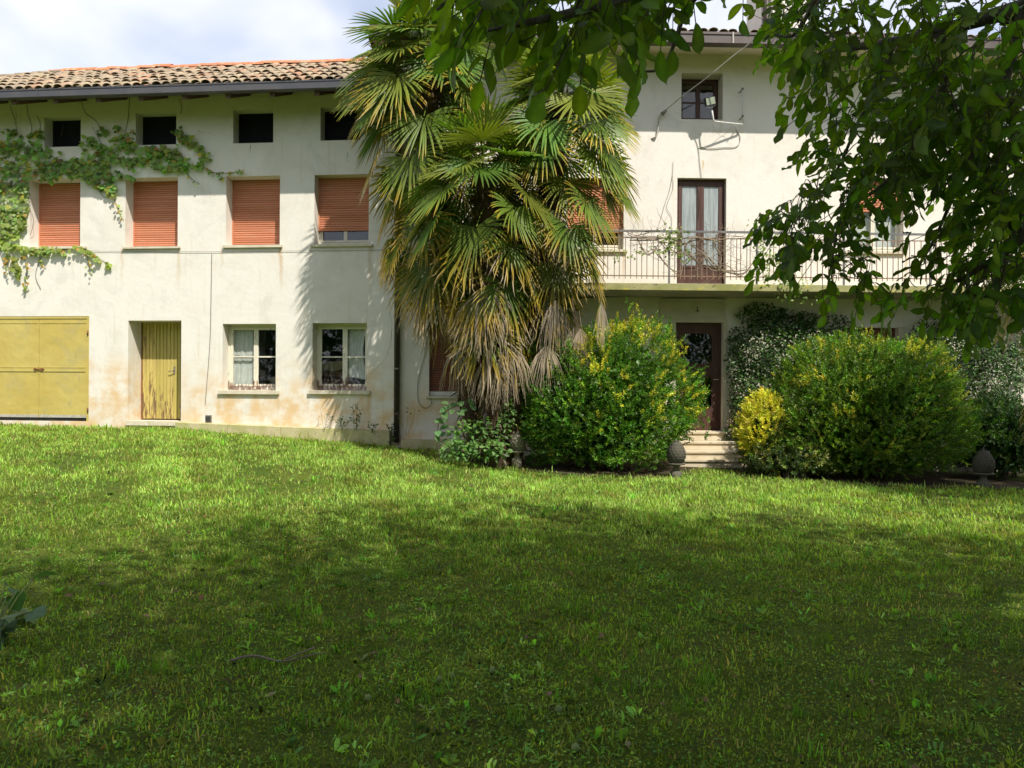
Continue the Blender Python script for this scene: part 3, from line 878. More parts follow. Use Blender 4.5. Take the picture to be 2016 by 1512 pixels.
# air vent
vx, vz = HP('L', 411, 824.5)
m = MB(); m.box(vx - 0.07, vx + 0.07, -0.02, -0.001, vz - 0.08, vz + 0.08)
vt = m.build('vent', M_WIRE, low)
for i in range(5): MB().box(vx - 0.055, vx + 0.055, -0.028, -0.0205, vz - 0.06 + i * 0.026, vz - 0.048 + i * 0.026).build('louvre', M_BLACK, vt)
# hairline cracks in the render
def crack(side, parent, px, w=0.006):
    pts = [HP(side, u, v, -0.002) for u, v in px]; m = MB(); rr = random.Random(len(px))
    dense = []
    for a, b in zip(pts[:-1], pts[1:]):
        for q in range(6): dense.append((a[0] + (b[0] - a[0]) * q / 6 + rr.gauss(0, 0.012), a[1] + (b[1] - a[1]) * q / 6 + rr.gauss(0, 0.012)))
    dense.append(pts[-1])
    for i in range(len(dense) - 1):
        (x0, z0), (x1, z1) = dense[i], dense[i + 1]; d = max(1e-6, math.hypot(x1 - x0, z1 - z0)); nx, nz = -(z1 - z0) / d * w / 2 * (0.4 + rr.random()), (x1 - x0) / d * w / 2 * (0.4 + rr.random())
        m.quad((x0 - nx, -0.0025, z0 - nz), (x1 - nx, -0.0025, z1 - nz), (x1 + nx, -0.0025, z1 + nz), (x0 + nx, -0.0025, z0 + nz))
    m.build('crack', M_WIRE, parent)
crack('L', low, [(766, 590), (772, 640), (768, 680), (760, 705), (745, 720), (730, 738)])
crack('L', low, [(30, 240), (34, 205)]); crack('L', low, [(683, 300), (684, 318)], 0.009)
crack('L', low, [(492, 284), (493, 300)], 0.012); crack('L', low, [(385, 257), (415, 262)], 0.006)
# downpipe at the joint of the houses
px0, pz0 = HP('L', 783.5, 866, -0.10); px1, pz1 = HP('L', 784.5, 300, -0.10)
m = MB(); m.tube([(-0.02, -0.085, pz0 - 0.05), (-0.02, -0.085, wall_top - 0.7), (-0.02, -0.5, wall_top - 0.35), (-0.02, EAVE_Y + 0.09, zg_bot + 0.01)], 0.062, 14)
dp = m.build('downpipe', M_PIPE, low)
for v in (726, 430):
    _, z = HP('L', 784, v, -0.085)
    MB().lathe([(0.068, -0.018), (0.068, 0.018)], (-0.02, -0.085, z), 14).build('pipe_clip', M_WIRE, dp)

# ------------------------------------------------------------------ tall house (right)
tall = thing('tall_house', 'tall cream house with a long balcony and brown wooden doors', 'house', (HINGE[0], HINGE[1], 0), ANG['R'])
RA = [opening('R', 1341.5, 1423, 144, 235, 0.42)]
RF_d = opening('R', 1333, 1429.5, 350.5, 558.5, 0.20)
RF_w1 = opening('R', 1118, 1228, 350, 490, 0.22)
RF_w2 = opening('R', 1672, 1779, 350, 494, 0.22)
RG_w = opening('R', 845, 953, 640, 780, 0.12)
RG_d = opening('R', 1330, 1423, 634.5, 848, 0.22)
RG_w2 = opening('R', 1690, 1767, 645, 780, 0.18)
EY = -0.97
zr_top = HP('R', 1380, 62.5, EY)[1]; zr_bot = HP('R', 1380, 86, EY)[1]
rwall_top = HP('R', 1380, 106, 0)[1]
X_R1 = 15.5
rm = wall_mesh(0.0, X_R1, -0.6, rwall_top, RA + [RF_d, RF_w1, RF_w2, RG_w, RG_d, RG_w2], 'wall', M_WALL_R, tall)
# gable side above the low roof
rm.quad((0, 0, -0.6), (0, 0, rwall_top), (0, 6, rwall_top), (0, 6, -0.6))
rm.quad((0, 0, rwall_top), (0, 3, rwall_top + 0.9), (0, 6, rwall_top), (0, 3, rwall_top))
rm.quad((X_R1, 0, -0.6), (X_R1, 6, -0.6), (X_R1, 6, rwall_top), (X_R1, 0, rwall_top))
rm.build('wall', M_WALL_R, tall)
m = MB()
m.box(0.02, X_R1, 5.5, 5.7, -0.6, rwall_top - 0.05)
rfl1 = RF_d[2]; rfl2 = RA[0][2] - 0.9
for zz in (rfl1, rfl2): m.box(0.02, X_R1, 0.46, 5.49, zz - 0.22, zz - 0.002)
for xx in (4.3, 8.0): m.box(xx, xx + 0.12, 0.46, 5.49, -0.6, rfl1 - 0.23); m.box(xx, xx + 0.12, 0.46, 5.49, rfl1, rfl2 - 0.23)
m.build('inner_wall', M_INSIDE, tall)
# eaves: sloping plastered soffit, roof slab, gutter
x_l = HP('R', 727, 50, EY)[0]
m = MB()
soff_f = zr_bot + 0.005
m.hexa([(x_l + 0.02, EY + 0.16, soff_f), (X_R1, EY + 0.16, soff_f), (X_R1, 0.02, rwall_top - 0.012), (x_l + 0.02, 0.02, rwall_top - 0.012),
        (x_l + 0.02, EY + 0.16, soff_f + 0.14), (X_R1, EY + 0.16, soff_f + 0.14), (X_R1, 0.02, rwall_top + 0.10), (x_l + 0.02, 0.02, rwall_top + 0.10)])
m.build('soffit', M_SOFFIT, tall)
m = MB()
T_R = 0.30
def rroof(y): return zr_top + 0.01 + (y - EY) * T_R
slab(m, [(x_l, EY + 0.05, rroof(EY + 0.05)), (X_R1, EY + 0.05, rroof(EY + 0.05)), (X_R1, 3, rroof(3)), (x_l, 3, rroof(3))], 0.06)
slab(m, [(x_l, 3.002, rroof(3)), (X_R1, 3.002, rroof(3)), (X_R1, 7, rroof(3) - 1.2), (x_l, 7, rroof(3) - 1.2)], 0.06)
roof2 = m.build('roof', M_ROOFBASE, tall)
x = x_l + 0.1
sl2 = math.atan(T_R)
while x < X_R1 - 3.2:
    o = bpy.data.objects.new('tile', TILE); o.parent = roof2
    o.location = (x + rt.normal(0, 0.012), EY + 0.02 + rt.normal(0, 0.02), rroof(EY) + 0.004 + rt.normal(0, 0.006))
    o.rotation_euler = (sl2, rt.normal(0, 0.05), rt.normal(0, 0.03)); COL.objects.link(o)
    x += 0.212
mm = MB()
g0, g1 = zr_bot, zr_top
mm.hexa([(x_l, EY, g0 + 0.02), (X_R1, EY, g0 + 0.02), (X_R1, EY + 0.15, g0), (x_l, EY + 0.15, g0), (x_l, EY, g1 - 0.05), (X_R1, EY, g1 - 0.05), (X_R1, EY + 0.15, g1 - 0.05), (x_l, EY + 0.15, g1 - 0.05)])
mm.box(x_l, X_R1, EY - 0.018, EY + 0.03, g1 - 0.047, g1)
mm.box(x_l, X_R1, EY - 0.010, EY - 0.001, g0 + 0.022, g0 + 0.042)
gt2 = mm.build('gutter', M_GUTTER_R, tall)
for u in (800, 1000, 1225, 1443, 1660, 1885):
    xx = HP('R', u, 70, EY)[0]
    MB().box(xx - 0.014, xx + 0.014, EY - 0.022, EY - 0.0185, g0 + 0.02, g1 + 0.003).build('gutter_joint', M_CABLE, gt2)
# barge side of the roof on the left
MB().box(x_l - 0.02, x_l - 0.001, EY + 0.02, 0.6, zr_bot - 0.02, zr_top - 0.01).build('barge_board', M_GUTTER_R, tall)
# chimney
c0 = HP('R', 1499, 40, 0.5)[0]; c1 = HP('R', 1590, 40, 0.5)[0]
m = MB(); m.box(c0, c1, 0.5, 1.5, rroof(0.5) - 0.5, rroof(0.5) + 2.2); m.box(c0 - 0.08, c1 + 0.08, 0.42, 1.58, rroof(0.5) + 2.201, rroof(0.5) + 2.32)
ch = m.build('chimney', M_WALL_R, tall)
m = MB(); m.tube([(c0 + 0.06, 0.44, rroof(0.44) + 0.02), (c0 + 0.06, 0.44, rroof(0.5) + 2.1)], 0.045, 10); m.build('flue_pipe', M_GUTTER_R, ch)
m = MB(); m.tube([(c0 + 0.20, 0.45, rroof(0.44) + 0.02), (c0 + 0.20, 0.45, rroof(0.5) + 2.1)], 0.035, 10); m.build('flue_pipe', M_CABLE, ch)

# attic window
h = RA[0]
f = casement(tall, (h[0], h[1], 0, 0, 0), 0.34, h[2] + 0.004, h[3] - 0.004, (h[2] + h[3]) / 2 - 0.02, 0.5, mat=M_DARKWOOD, fw=0.055)
# french door on the balcony
def wood_door(op, y, z_split, name, glassm, stile, label=None):
    xa, xb, za, zb, d = op; xa += 0.002; xb -= 0.002
    m = MB(); fw = 0.05
    m.box(xa, xa + fw, y, y + 0.06, za, zb - 0.002); m.box(xb - fw, xb, y, y + 0.06, za, zb - 0.002); m.box(xa + fw, xb - fw, y, y + 0.06, zb - fw - 0.002, zb - 0.002)
    f = m.build(name, M_DARKWOOD, tall)
    cx = (xa + xb) / 2
    for a, b in ((xa + fw + 0.002, cx - 0.002), (cx + 0.002, xb - fw - 0.002)):
        zt = zb - fw - 0.006; w = stile
        m = MB()
        m.box(a, a + w, y - 0.015, y + 0.035, za + 0.01, zt); m.box(b - w, b, y - 0.015, y + 0.035, za + 0.01, zt)
        m.box(a + w, b - w, y - 0.015, y + 0.035, zt - 0.09, zt); m.box(a + w, b - w, y - 0.015, y + 0.035, z_split - 0.05, z_split)
        m.box(a + w, b - w, y - 0.015, y + 0.035, za + 0.01, za + 0.06)
        m.build('leaf_frame', M_DARKWOOD, f)
        MB().box(a + w - 0.003, b - w + 0.003, y + 0.006, y + 0.012, z_split - 0.003, zt - 0.087).build('pane', glassm, f)
        nb = 3; bw = (b - a - 2 * w) / nb
        for q in range(nb):
            MB().box(a + w + q * bw + 0.003, a + w + (q + 1) * bw - 0.003, y - 0.002, y + 0.02, za + 0.058, z_split - 0.048).build('panel_board', M_DARKWOOD, f)
    return f
zsp = HP('R', 1380, 523, 0.12)[1]
wood_door(RF_d, 0.12, zsp, 'balcony_door', M_FROST, 0.075)
# shuttered windows above the balcony
h = RF_w1
shutter('R', tall, h, HP('R', 1150, 458, 0.15)[1], M_SHUT, 0.15); casement(tall, h, 0.17, h[2] + 0.004, h[3] - 0.3, None)
h = RF_w2
shutter('R', tall, h, HP('R', 1725, 418, 0.15)[1], M_SHUT, 0.15); casement(tall, h, 0.17, h[2] + 0.004, h[3] - 0.3, None)
sill('R', tall, 1110, 1236, 490, 495); sill('R', tall, 1666, 1783, 494, 499)
# ground floor window behind the palm
h = RG_w
shutter('R', tall, h, HP('R', 900, 770.5, 0.09)[1], M_SHUT_BR, 0.09)
m = MB(); m.box(h[0] + 0.002, h[1] - 0.002, 0.05, 0.085, h[2] + 0.012, HP('R', 900, 770.5, 0.09)[1] - 0.004); m.build('bottom_rail', M_WHITEMETAL, tall)
sill('R', tall, 838, 960, 780, 784.5)
# window right under the balcony
h = RG_w2
shutter('R', tall, h, h[2] + 0.02, M_SHUT_BR, 0.14)
MB().box(h[1] + 0.002, h[1] + 0.14, -0.03, -0.001, h[2], h[3] + 0.02).build('jamb', M_SOFFIT, tall)
# front door with glazed chamfered panels
xa, xb, za, zb, d = RG_d
m = MB(); y = 0.14
def octa_panel(cx0, cx1, z0, z1, c=0.07): return [(cx0 + c, z0), (cx1 - c, z0), (cx1, z0 + c), (cx1, z1 - c), (cx1 - c, z1), (cx0 + c, z1), (cx0, z1 - c), (cx0, z0 + c)]
z1t = HP('R', 1390, 657, y)[1]; z1b = HP('R', 1390, 716, y)[1]; z2t = HP('R', 1390, 738, y)[1]; z2b = HP('R', 1390, 806, y)[1]
pa = xa + 0.20; pb = HP('R', 1401, 700, y)[0]
m.box(xa + 0.002, xa + 0.06, y - 0.02, y + 0.05, za, zb - 0.002); m.box(xb - 0.06, xb - 0.002, y - 0.02, y + 0.05, za, zb - 0.002); m.box(xa + 0.06, xb - 0.06, y - 0.02, y + 0.05, zb - 0.07, zb - 0.002)
fd = m.build('front_door', M_DARKWOOD, tall)
def frame_with_hole(m, X0, X1, Z0, Z1, hole, y0, y1):
    """flat board with an eight-cornered hole"""
    cx = (X0 + X1) / 2
    outer = [(hole[0][0], Z0), (hole[1][0], Z0), (X1, hole[2][1]), (X1, hole[3][1]), (hole[4][0], Z1), (hole[5][0], Z1), (X0, hole[6][1]), (X0, hole[7][1])]
    corner = {1: (X1, Z0), 3: (X1, Z1), 5: (X0, Z1), 7: (X0, Z0)}
    for i in range(8):
        j = (i + 1) % 8
        a, b, c, d_ = outer[i], outer[j], hole[j], hole[i]
        m.quad((a[0], y0, a[1]), (b[0], y0, b[1]), (c[0], y0, c[1]), (d_[0], y0, d_[1]))
        m.quad((d_[0], y0, d_[1]), (c[0], y0, c[1]), (c[0], y1, c[1]), (d_[0], y1, d_[1]))
        if i in corner:
            q = corner[i]; m.add([(a[0], y0, a[1]), (q[0], y0, q[1]), (b[0], y0, b[1])], [(0, 1, 2)])
m = MB(); zm = (z1b + z2t) / 2
frame_with_hole(m, xa + 0.062, xb - 0.062, zm, zb - 0.072, octa_panel(pa, pb, z1b, z1t), y - 0.01, y + 0.02)
frame_with_hole(m, xa + 0.062, xb - 0.062, za + 0.015, zm - 0.001, octa_panel(pa, pb, z2b, z2t), y - 0.01, y + 0.02)
m.build('door_leaf', M_DARKWOOD, fd)
for (za_, zb_) in ((z1b, z1t), (z2b, z2t)):
    MB().box(pa - 0.01, pb + 0.01, y + 0.021, y + 0.026, za_ - 0.01, zb_ + 0.01).build('pane', M_GLASS, fd)
hx, hz = HP('R', 1414, 747, y - 0.05)
m = MB(); m.tube([(hx, y - 0.011, hz), (hx, y - 0.055, hz), (hx - 0.05, y - 0.06, hz), (hx - 0.10, y - 0.055, hz - 0.01)], 0.010, 6); m.build('handle', M_CABLE, fd)
# pale surround of the front door
m = MB(); so0 = HP('R', 1318, 700)[0]; so1 = HP('R', 1431, 700)[0]; zt = HP('R', 1380, 628)[1]
m.box(xb + 0.002, so1, -0.025, -0.001, za, zb); m.box(so0, xa - 0.002, -0.025, -0.001, za, zb); m.box(so0, so1, -0.025, -0.001, zb + 0.001, zt)
m.build('door_surround', M_SOFFIT, tall)
# shutter box with a strip lamp over the door
b0 = HP('R', 1298, 610)[0]; b1 = HP('R', 1428, 610)[0]; zb1 = HP('R', 1380, 593)[1]
MB().box(b0, b1, -0.02, -0.001, zt + 0.003, zb1).build('shutter_box', M_SOFFIT, tall)
zl = HP('R', 1365, 589.5, -0.08)[1]
m = MB(); m.tube([(b0 + 0.03, -0.07, zl), (b1 - 0.01, -0.07, zl)], 0.022, 10); m.box(b0 + 0.03, b1 - 0.01, -0.055, -0.02, zl + 0.004, zl + 0.03)
m.build('strip_lamp', M_TUBE, tall)
hx, hz = HP('R', 1373, 608, -0.05)
m = MB(); m.tube([(hx, -0.02, hz + 0.03), (hx, -0.08, hz + 0.03), (hx - 0.01, -0.09, hz - 0.05)], 0.009, 6); m.tube([(hx - 0.05, -0.09, hz - 0.05), (hx + 0.03, -0.09, hz - 0.05)], 0.009, 6); m.build('lamp_hook', M_BLACK, tall)

# balcony
BY = -1.15
zs_t = HP('R', 1400, 559, BY)[1]; zs_b = HP('R', 1400, 572, BY)[1]
sx0 = HP('R', 1062, 565, BY)[0]; sx1 = X_R1 - 0.5
m = MB()
m.box(sx0, sx1, BY, -0.002, zs_b, zs_t)
slb = m.build('balcony_slab', M_SLAB, tall)
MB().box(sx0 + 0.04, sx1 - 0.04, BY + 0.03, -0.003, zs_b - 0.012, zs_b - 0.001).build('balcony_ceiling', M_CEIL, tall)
RY = BY + 0.05
zr = {k: HP('R', 1400, v, RY)[1] for k, v in dict(top=456.5, up=469.5, low=544.5, end=550.5).items()}
m = MB()
m.box(sx0 + 0.05, sx1, RY - 0.02, RY + 0.02, zr['top'] - 0.02, zr['top'] + 0.02)
rail = m.build('balcony_railing', M_RAILTOP, tall)
MB().box(sx0 + 0.05, sx1, RY - 0.006, RY + 0.006, zr['up'] - 0.011, zr['up'] + 0.011).build('rail', M_RAIL, rail)
MB().box(sx0 + 0.05, sx1, RY - 0.006, RY + 0.006, zr['low'] - 0.011, zr['low'] + 0.011).build('rail', M_RAIL, rail)
MB().tube([(sx0 + 0.06, RY, zr['top']), (sx0 + 0.06, -0.02, zr['top'])], 0.018, 6).build('rail', M_RAILTOP, rail)
xp = [HP('R', u, 500, RY)[0] for u in (1143.6, 1317.5)]
pitch = xp[1] - xp[0]
postm = MB().box(-0.017, 0.017, -0.017, 0.017, zs_t + 0.001, zr['top'] - 0.021).mesh('post', M_RAILTOP)
balm = MB().box(-0.0065, 0.0065, -0.0065, 0.0065, zr['end'], zr['up'] + 0.004).mesh('baluster', M_RAIL)
k_ = -1
while True:
    x = xp[0] + k_ * pitch
    if x > sx1: break
    if x > sx0 + 0.03:
        o = bpy.data.objects.new('post', postm); o.parent = rail; o.location = (x, RY, 0); COL.objects.link(o)
    for q in range(1, 16):
        xb_ = x + q * pitch / 16
        if sx0 + 0.08 < xb_ < sx1 - 0.05:
            o = bpy.data.objects.new('baluster', balm); o.parent = rail; o.location = (xb_ + random.gauss(0, 0.003), RY - 0.013, 0)
            o.rotation_euler = (0, random.gauss(0, 0.003), 0); COL.objects.link(o)
    k_ += 1
# low footing strip of the tall house
m = MB(); a = 0.08; b = HP('R', 985, 870, -0.2)[0]; zt_ = HP('R', 830, 866, -0.2)[1]
m.box(a, b, -0.2, -0.002, -0.3, zt_); m.build('plinth_block', M_PLINTH, tall)

# ================================================================== SMALL OBJECTS
# entrance steps
zd = RG_d[2]; dcx = (RG_d[0] + RG_d[1]) / 2
st = hthing('R', 'entrance_steps', 'pale stone steps leading up to the dark front door', 'steps', (dcx, -0.5, 0))
off = (dcx, -0.5, 0)
lev = [(zd - 0.005, -0.36, 1430), (HP('R', 1400, 870, -0.68)[1], -0.68, 1461), (HP('R', 1400, 889, -1.0)[1], -1.0, 1471), (HP('R', 1400, 905.5, -1.12)[1], -1.12, 1476)]
prev = -0.003
for i, (z, y, u) in enumerate(lev):
    hw = HP('R', u, 880, y)[0] - dcx
    y_back = -0.003 if i == 0 else lev[i - 1][1] - 0.002 + 0.10
    zlow = (lev[i + 1][0] + 0.001) if i < 3 else z - 0.3
    m = MB(); m.box(dcx - hw, dcx + hw, y + 0.03, -0.003, zlow if i < 3 else z - 0.3, z - 0.036)
    stp = m.build('step', M_STEP, st, off)
    m = MB(); yb = -0.003 if i == 0 else lev[i - 1][1] + 0.02
    m.box(dcx - hw - 0.02, dcx + hw + 0.02, y, yb, z - 0.0355, z)
    m.build('tread', M_STEP, stp)
for c in st.children:
    for g in c.children: g.location = (-off[0], -off[1], -off[2])

# stone kerb in front of the house on the right
kb = thing('garden_kerb', 'low weathered stone kerb running behind the wide right shrub', 'kerb', (6.0, 15.1, 0))
xk = 4.75
i = 0
while xk < 12:
    w = 0.75 + 0.25 * random.random(); y = 15.05 + (xk - 3.6) * 0.02; z = float(ground(xk, y))
    m = MB(); m.hexa([(xk, y, z - 0.2), (xk + w - 0.012, y + 0.015, z - 0.2), (xk + w - 0.012, y + 0.26, z - 0.2), (xk, y + 0.25, z - 0.2), (xk + 0.01, y + 0.01, z + 0.2), (xk + w - 0.02, y + 0.02, z + 0.19 + 0.02 * random.random()), (xk + w - 0.02, y + 0.25, z + 0.2), (xk + 0.01, y + 0.24, z + 0.2)])
    m.build('kerb_stone', M_FINIAL, kb, (6.0, 15.1, 0)); xk += w

# pine-cone finials
def finial(u, v_base, Y, v_top, mat, label, ped=True):
    p = P(u, v_base, Y); zt = P(u, v_top, Y)[2]; H = zt - p[2]
    t = thing('stone_pinecone', label, 'garden ornament', tuple(p), random.random(), 'stone pinecones along the shrub bed')
    hp = 0.30 * H; hc = H - hp
    rr = hc * 0.37
    m = MB(); m.lathe([(rr * 0.62, -0.15), (rr * 0.62, hp * 0.18), (rr * 0.36, hp * 0.30), (rr * 0.30, hp * 0.62), (rr * 0.55, hp * 0.80), (rr * 0.98, hp * 0.86), (rr * 1.02, hp * 0.98), (rr * 0.8, hp * 1.0)], n=24)
    m.build('pedestal', mat, t)
    prof = lambda q: rr * (math.sin(math.pi * min(1, (q * 0.86 + 0.20) ** 0.92)) ** 0.75 if q < 0.93 else 0.33 * (1 - q) / 0.07 * 0.9)
    core = MB(); core.lathe([(max(0.004, prof(q) * 0.90), hp + q * hc) for q in np.linspace(0, 1, 13)], n=20)
    c = core.build('cone', mat, t)
    # scales: overlapping pointed lozenges
    T = np.array([(-0.5, 0, 0), (0, -0.28, 0.02), (0.5, 0, 0), (0, 0.75, 0.34), (0, 0.25, 0.42)])
    Ff = [(0, 1, 4), (1, 2, 4), (2, 3, 4), (3, 0, 4)]
    rows = 8
    sm_ = mesh_np('scale', T, np.array(Ff), mat)
    for r in range(rows):
        q = 0.05 + 0.86 * r / (rows - 0.6); rad = prof(q); nn = 13 if r < 6 else 8
        wid = 2 * math.pi * rad / nn * 1.15
        for k in range(nn):
            a = 2 * math.pi * (k + 0.5 * (r % 2)) / nn
            qn = min(1, q + 0.08); sl_ = math.atan2(prof(qn) - rad, 0.08 * hc)
            o = bpy.data.objects.new('scale', sm_); o.parent = c
            nrm = Vector((math.cos(a) * math.cos(sl_), math.sin(a) * math.cos(sl_), -math.sin(sl_)))
            up = Vector((math.cos(a) * math.sin(sl_), math.sin(a) * math.sin(sl_), math.cos(sl_)))
            X = up.cross(nrm)
            o.matrix_basis = Matrix([[X[i] * wid, up[i] * wid, nrm[i] * wid * 0.9, (math.cos(a) * rad * 0.9, math.sin(a) * rad * 0.9, hp + q * hc)[i]] for i in range(3)] + [[0, 0, 0, 1]])
            COL.objects.link(o)
finial(1017, 906, 14.35, 843, M_FINIAL, 'stone pinecone ornament half hidden beside the bramble at the palm foot')
finial(1331, 932, 13.7, 863, M_FINIAL_D, 'dark mossy stone pinecone on a pedestal beside the entrance steps')
finial(1936, 952, 13.0, 880, M_FINIAL_D, 'dark stone pinecone on a footed base right of the wide shrub')

# curtains and clutter seen through the ground-floor windows
def cloth(name, label, side, u0, u1, v0, v1, y, wav, right_in=0.0, base=None):
    s0, zt = HP(side, u0, v0, y); s1, zb = HP(side, u1, v1, y)
    t = hthing(side, name, label, 'curtain', ((s0 + s1) / 2, y, zt))
    nx, nz = 40, 12; V = []; F = []
    for j in range(nz + 1):
        q = j / nz
        for i in range(nx + 1):
            p = i / nx
            pin = 1 - right_in * math.sin(math.pi * min(1, q * 1.05)) * 0.8
            x = s0 + (s1 - s0) * p * pin
            V.append((x - (s0 + s1) / 2, wav * (math.sin(p * 31 + q) * 0.6 + math.sin(p * 17 + 1 + q * 2) * 0.6) * (0.5 + 0.5 * q), (zb - zt) * q + 0.02 * math.sin(p * 6) * q))
    for j in range(nz):
        for i in range(nx):
            a = j * (nx + 1) + i; F.append((a, a + 1, a + nx + 2, a + nx + 1))
    obj('cloth', mesh_np('cloth', V, np.array(F), M_CURTAIN, None, True), t)
cloth('curtain', 'pale upper curtain in the left pane of the ground-floor window nearest the plank door', 'L', 455, 498, 645, 702, 0.355, 0.010)
cloth('curtain', 'pale lower curtain with a scalloped top in the window nearest the plank door', 'L', 452, 500, 705, 764, 0.358, 0.010)
cloth('curtain', 'torn grey-white curtain hanging in the window beside the black downpipe', 'L', 684, 724, 643, 745, 0.365, 0.015, 0.28)
cloth('curtain', 'mauve-grey curtain behind the half-shuttered window over the balcony', 'R', 1680, 1770, 400, 492, 0.26, 0.012)
for (cat, nm, lab, pts, mat) in (
    ('board', 'curved_board', 'pale curved board lying inside the window beside the downpipe', (628, 676, 710, 726, 0.75), M_CARTON),
    ('crate', 'brown_crate', 'brown wooden crate inside the window beside the downpipe', (629, 690, 727, 772, 0.8), M_CRATE),
    ('crate', 'pale_crate', 'pale slatted crate inside the right pane of the window nearest the plank door', (512, 545, 742, 772, 0.8), M_CARTON)):
    u0, u1, v0, v1, y = pts
    s0, zt = HP('L', u0, v0, y); s1, zb = HP('L', u1, v1, y)
    t = hthing('L', nm, lab, cat, ((s0 + s1) / 2, y, zb)); w = (s1 - s0) / 2; hgt = zt - zb
    if cat == 'board':
        m = MB(); n_ = 12
        for i in range(n_):
            a = -w + 2 * w * i / n_; b = -w + 2 * w * (i + 1) / n_
            f = lambda x: -0.05 * (1 - (x / w) ** 2)
            m.hexa([(a, 0, f(a)), (b, 0, f(b)), (b, 0.02, f(b)), (a, 0.02, f(a)), (a, 0, f(a) * 0.4 + hgt), (b, 0, f(b) * 0.4 + hgt), (b, 0.02, f(b) * 0.4 + hgt), (a, 0.02, f(a) * 0.4 + hgt)])
        m.build('board', mat, t)
    else:
        for i in range(3):
            z0 = hgt * (0.02 + i * 0.34)
            MB().box(-w, w, 0, 0.015, z0, z0 + hgt * 0.24).build('slat', mat, t)
        for sx in (-w, w - 0.05): MB().box(sx, sx + 0.05, 0.016, 0.06, 0, hgt).build('corner_post', mat, t)
        MB().box(-w, w, 0.30, 0.315, 0, hgt * 0.9).build('back_board', mat, t)
        MB().box(-w, w, 0.061, 0.299, -0.30, -0.28).build('bottom', mat, t)

# floodlight on its bent pipe arm
fb = HP('R', 1462, 172, -0.13)
t = hthing('R', 'floodlight', 'square floodlight on a bent white pipe arm beside the attic window', 'lamp', (fb[0], -0.13, fb[1]))
o3 = (fb[0], -0.13, fb[1])
pA = (*[HP('R', 1462, 172, -0.13)[0]], -0.13, HP('R', 1462, 172, -0.13)[1])
q = HP('R', 1462, 245, -0.13); pB = (q[0], -0.13, q[1])
q = HP('R', 1405, 239, -0.32); pC = (q[0], -0.32, q[1])
q = HP('R', 1402, 218, -0.32); pD = (q[0], -0.32, q[1])
MB().tube([pA, pB], 0.017, 8).build('wall_pipe', M_WHITEMETAL, t, o3)
def lerp3(a, b, s): return tuple(a[i] + (b[i] - a[i]) * s for i in range(3))
m = MB(); m.tube([pB, lerp3(pB, pC, 0.97), lerp3(pC, pD, 0.12), pD], 0.017, 8)
m.build('arm', M_WHITEMETAL, t, o3)
q = HP('R', 1397.5, 199.5, -0.36); hc = Vector((q[0], -0.36, q[1]))
rot = Matrix.Rotation(R(-14), 3, 'Y') @ Matrix.Rotation(R(14), 3, 'X')
def rbox(m, c, hx_, hy_, hz_):
    m.hexa([tuple(c + rot @ Vector((sx * hx_, sy * hy_, sz * hz_))) for sz in (-1, 1) for sx, sy in ((-1, -1), (1, -1), (1, 1), (-1, 1))])
m = MB(); rbox(m, hc, 0.105, 0.05, 0.082); hd = m.build('lamp_head', M_BLACK, t, o3)
m = MB(); rbox(m, hc + rot @ Vector((0, -0.053, 0)), 0.092, 0.003, 0.07); m.build('lamp_glass', M_LAMP, hd, (0, 0, 0), tuple(-Vector(o3)))
m = MB(); w_ = rot @ Vector((0.118, 0.02, 0.0)); w2 = rot @ Vector((-0.118, 0.02, 0))
m.tube([tuple(hc + w_ + Vector((0, 0, 0.05))), tuple(hc + w_ - Vector((0, 0, 0.11))), tuple(hc + Vector((0.03, 0.04, -0.12))), tuple(hc + w2 * 0.6 - Vector((0, 0, 0.11))), tuple(hc + w2 * 0.6)], 0.008, 6)
m.build('yoke', M_WHITEMETAL, t, o3)
for v in (175, 229):
    q = HP('R', 1462, v, -0.13)
    m = MB(); m.tube([(q[0], -0.135, q[1]), (q[0] - 0.02, -0.002, q[1] - 0.03)], 0.014, 6); m.lathe([(0.026, -0.02), (0.026, 0.02)], (q[0], -0.13, q[1]), 8); m.build('bracket', M_WIRE, t, o3)

def curve_pts(pts, n=8):
    """smooth polyline (Catmull-Rom)"""
    P_ = [np.array(p, float) for p in pts]; P_ = [2 * P_[0] - P_[1]] + P_ + [2 * P_[-1] - P_[-2]]
    out = []
    for i in range(1, len(P_) - 2):
        for k in range(n):
            t_ = k / n; a, b, c, d_ = P_[i - 1:i + 3]
            out.append(0.5 * ((2 * b) + (c - a) * t_ + (2 * a - 5 * b + 4 * c - d_) * t_ ** 2 + (3 * b - a - 3 * c + d_) * t_ ** 3))
    out.append(P_[-2]); return [tuple(p) for p in out]

def wall_cable(side, label, px, r, mat, y=-0.02, name='cable', cat='cable'):
    pts = []
    for p in px:
        yy = p[2] if len(p) > 2 else y
        s, z = HP(side, p[0], p[1], yy); pts.append((s, yy, z))
    t = hthing(side, name, label, cat, pts[0])
    MB().tube(curve_pts(pts, 6), r, 5).build('strand', mat, t, pts[0]); return t
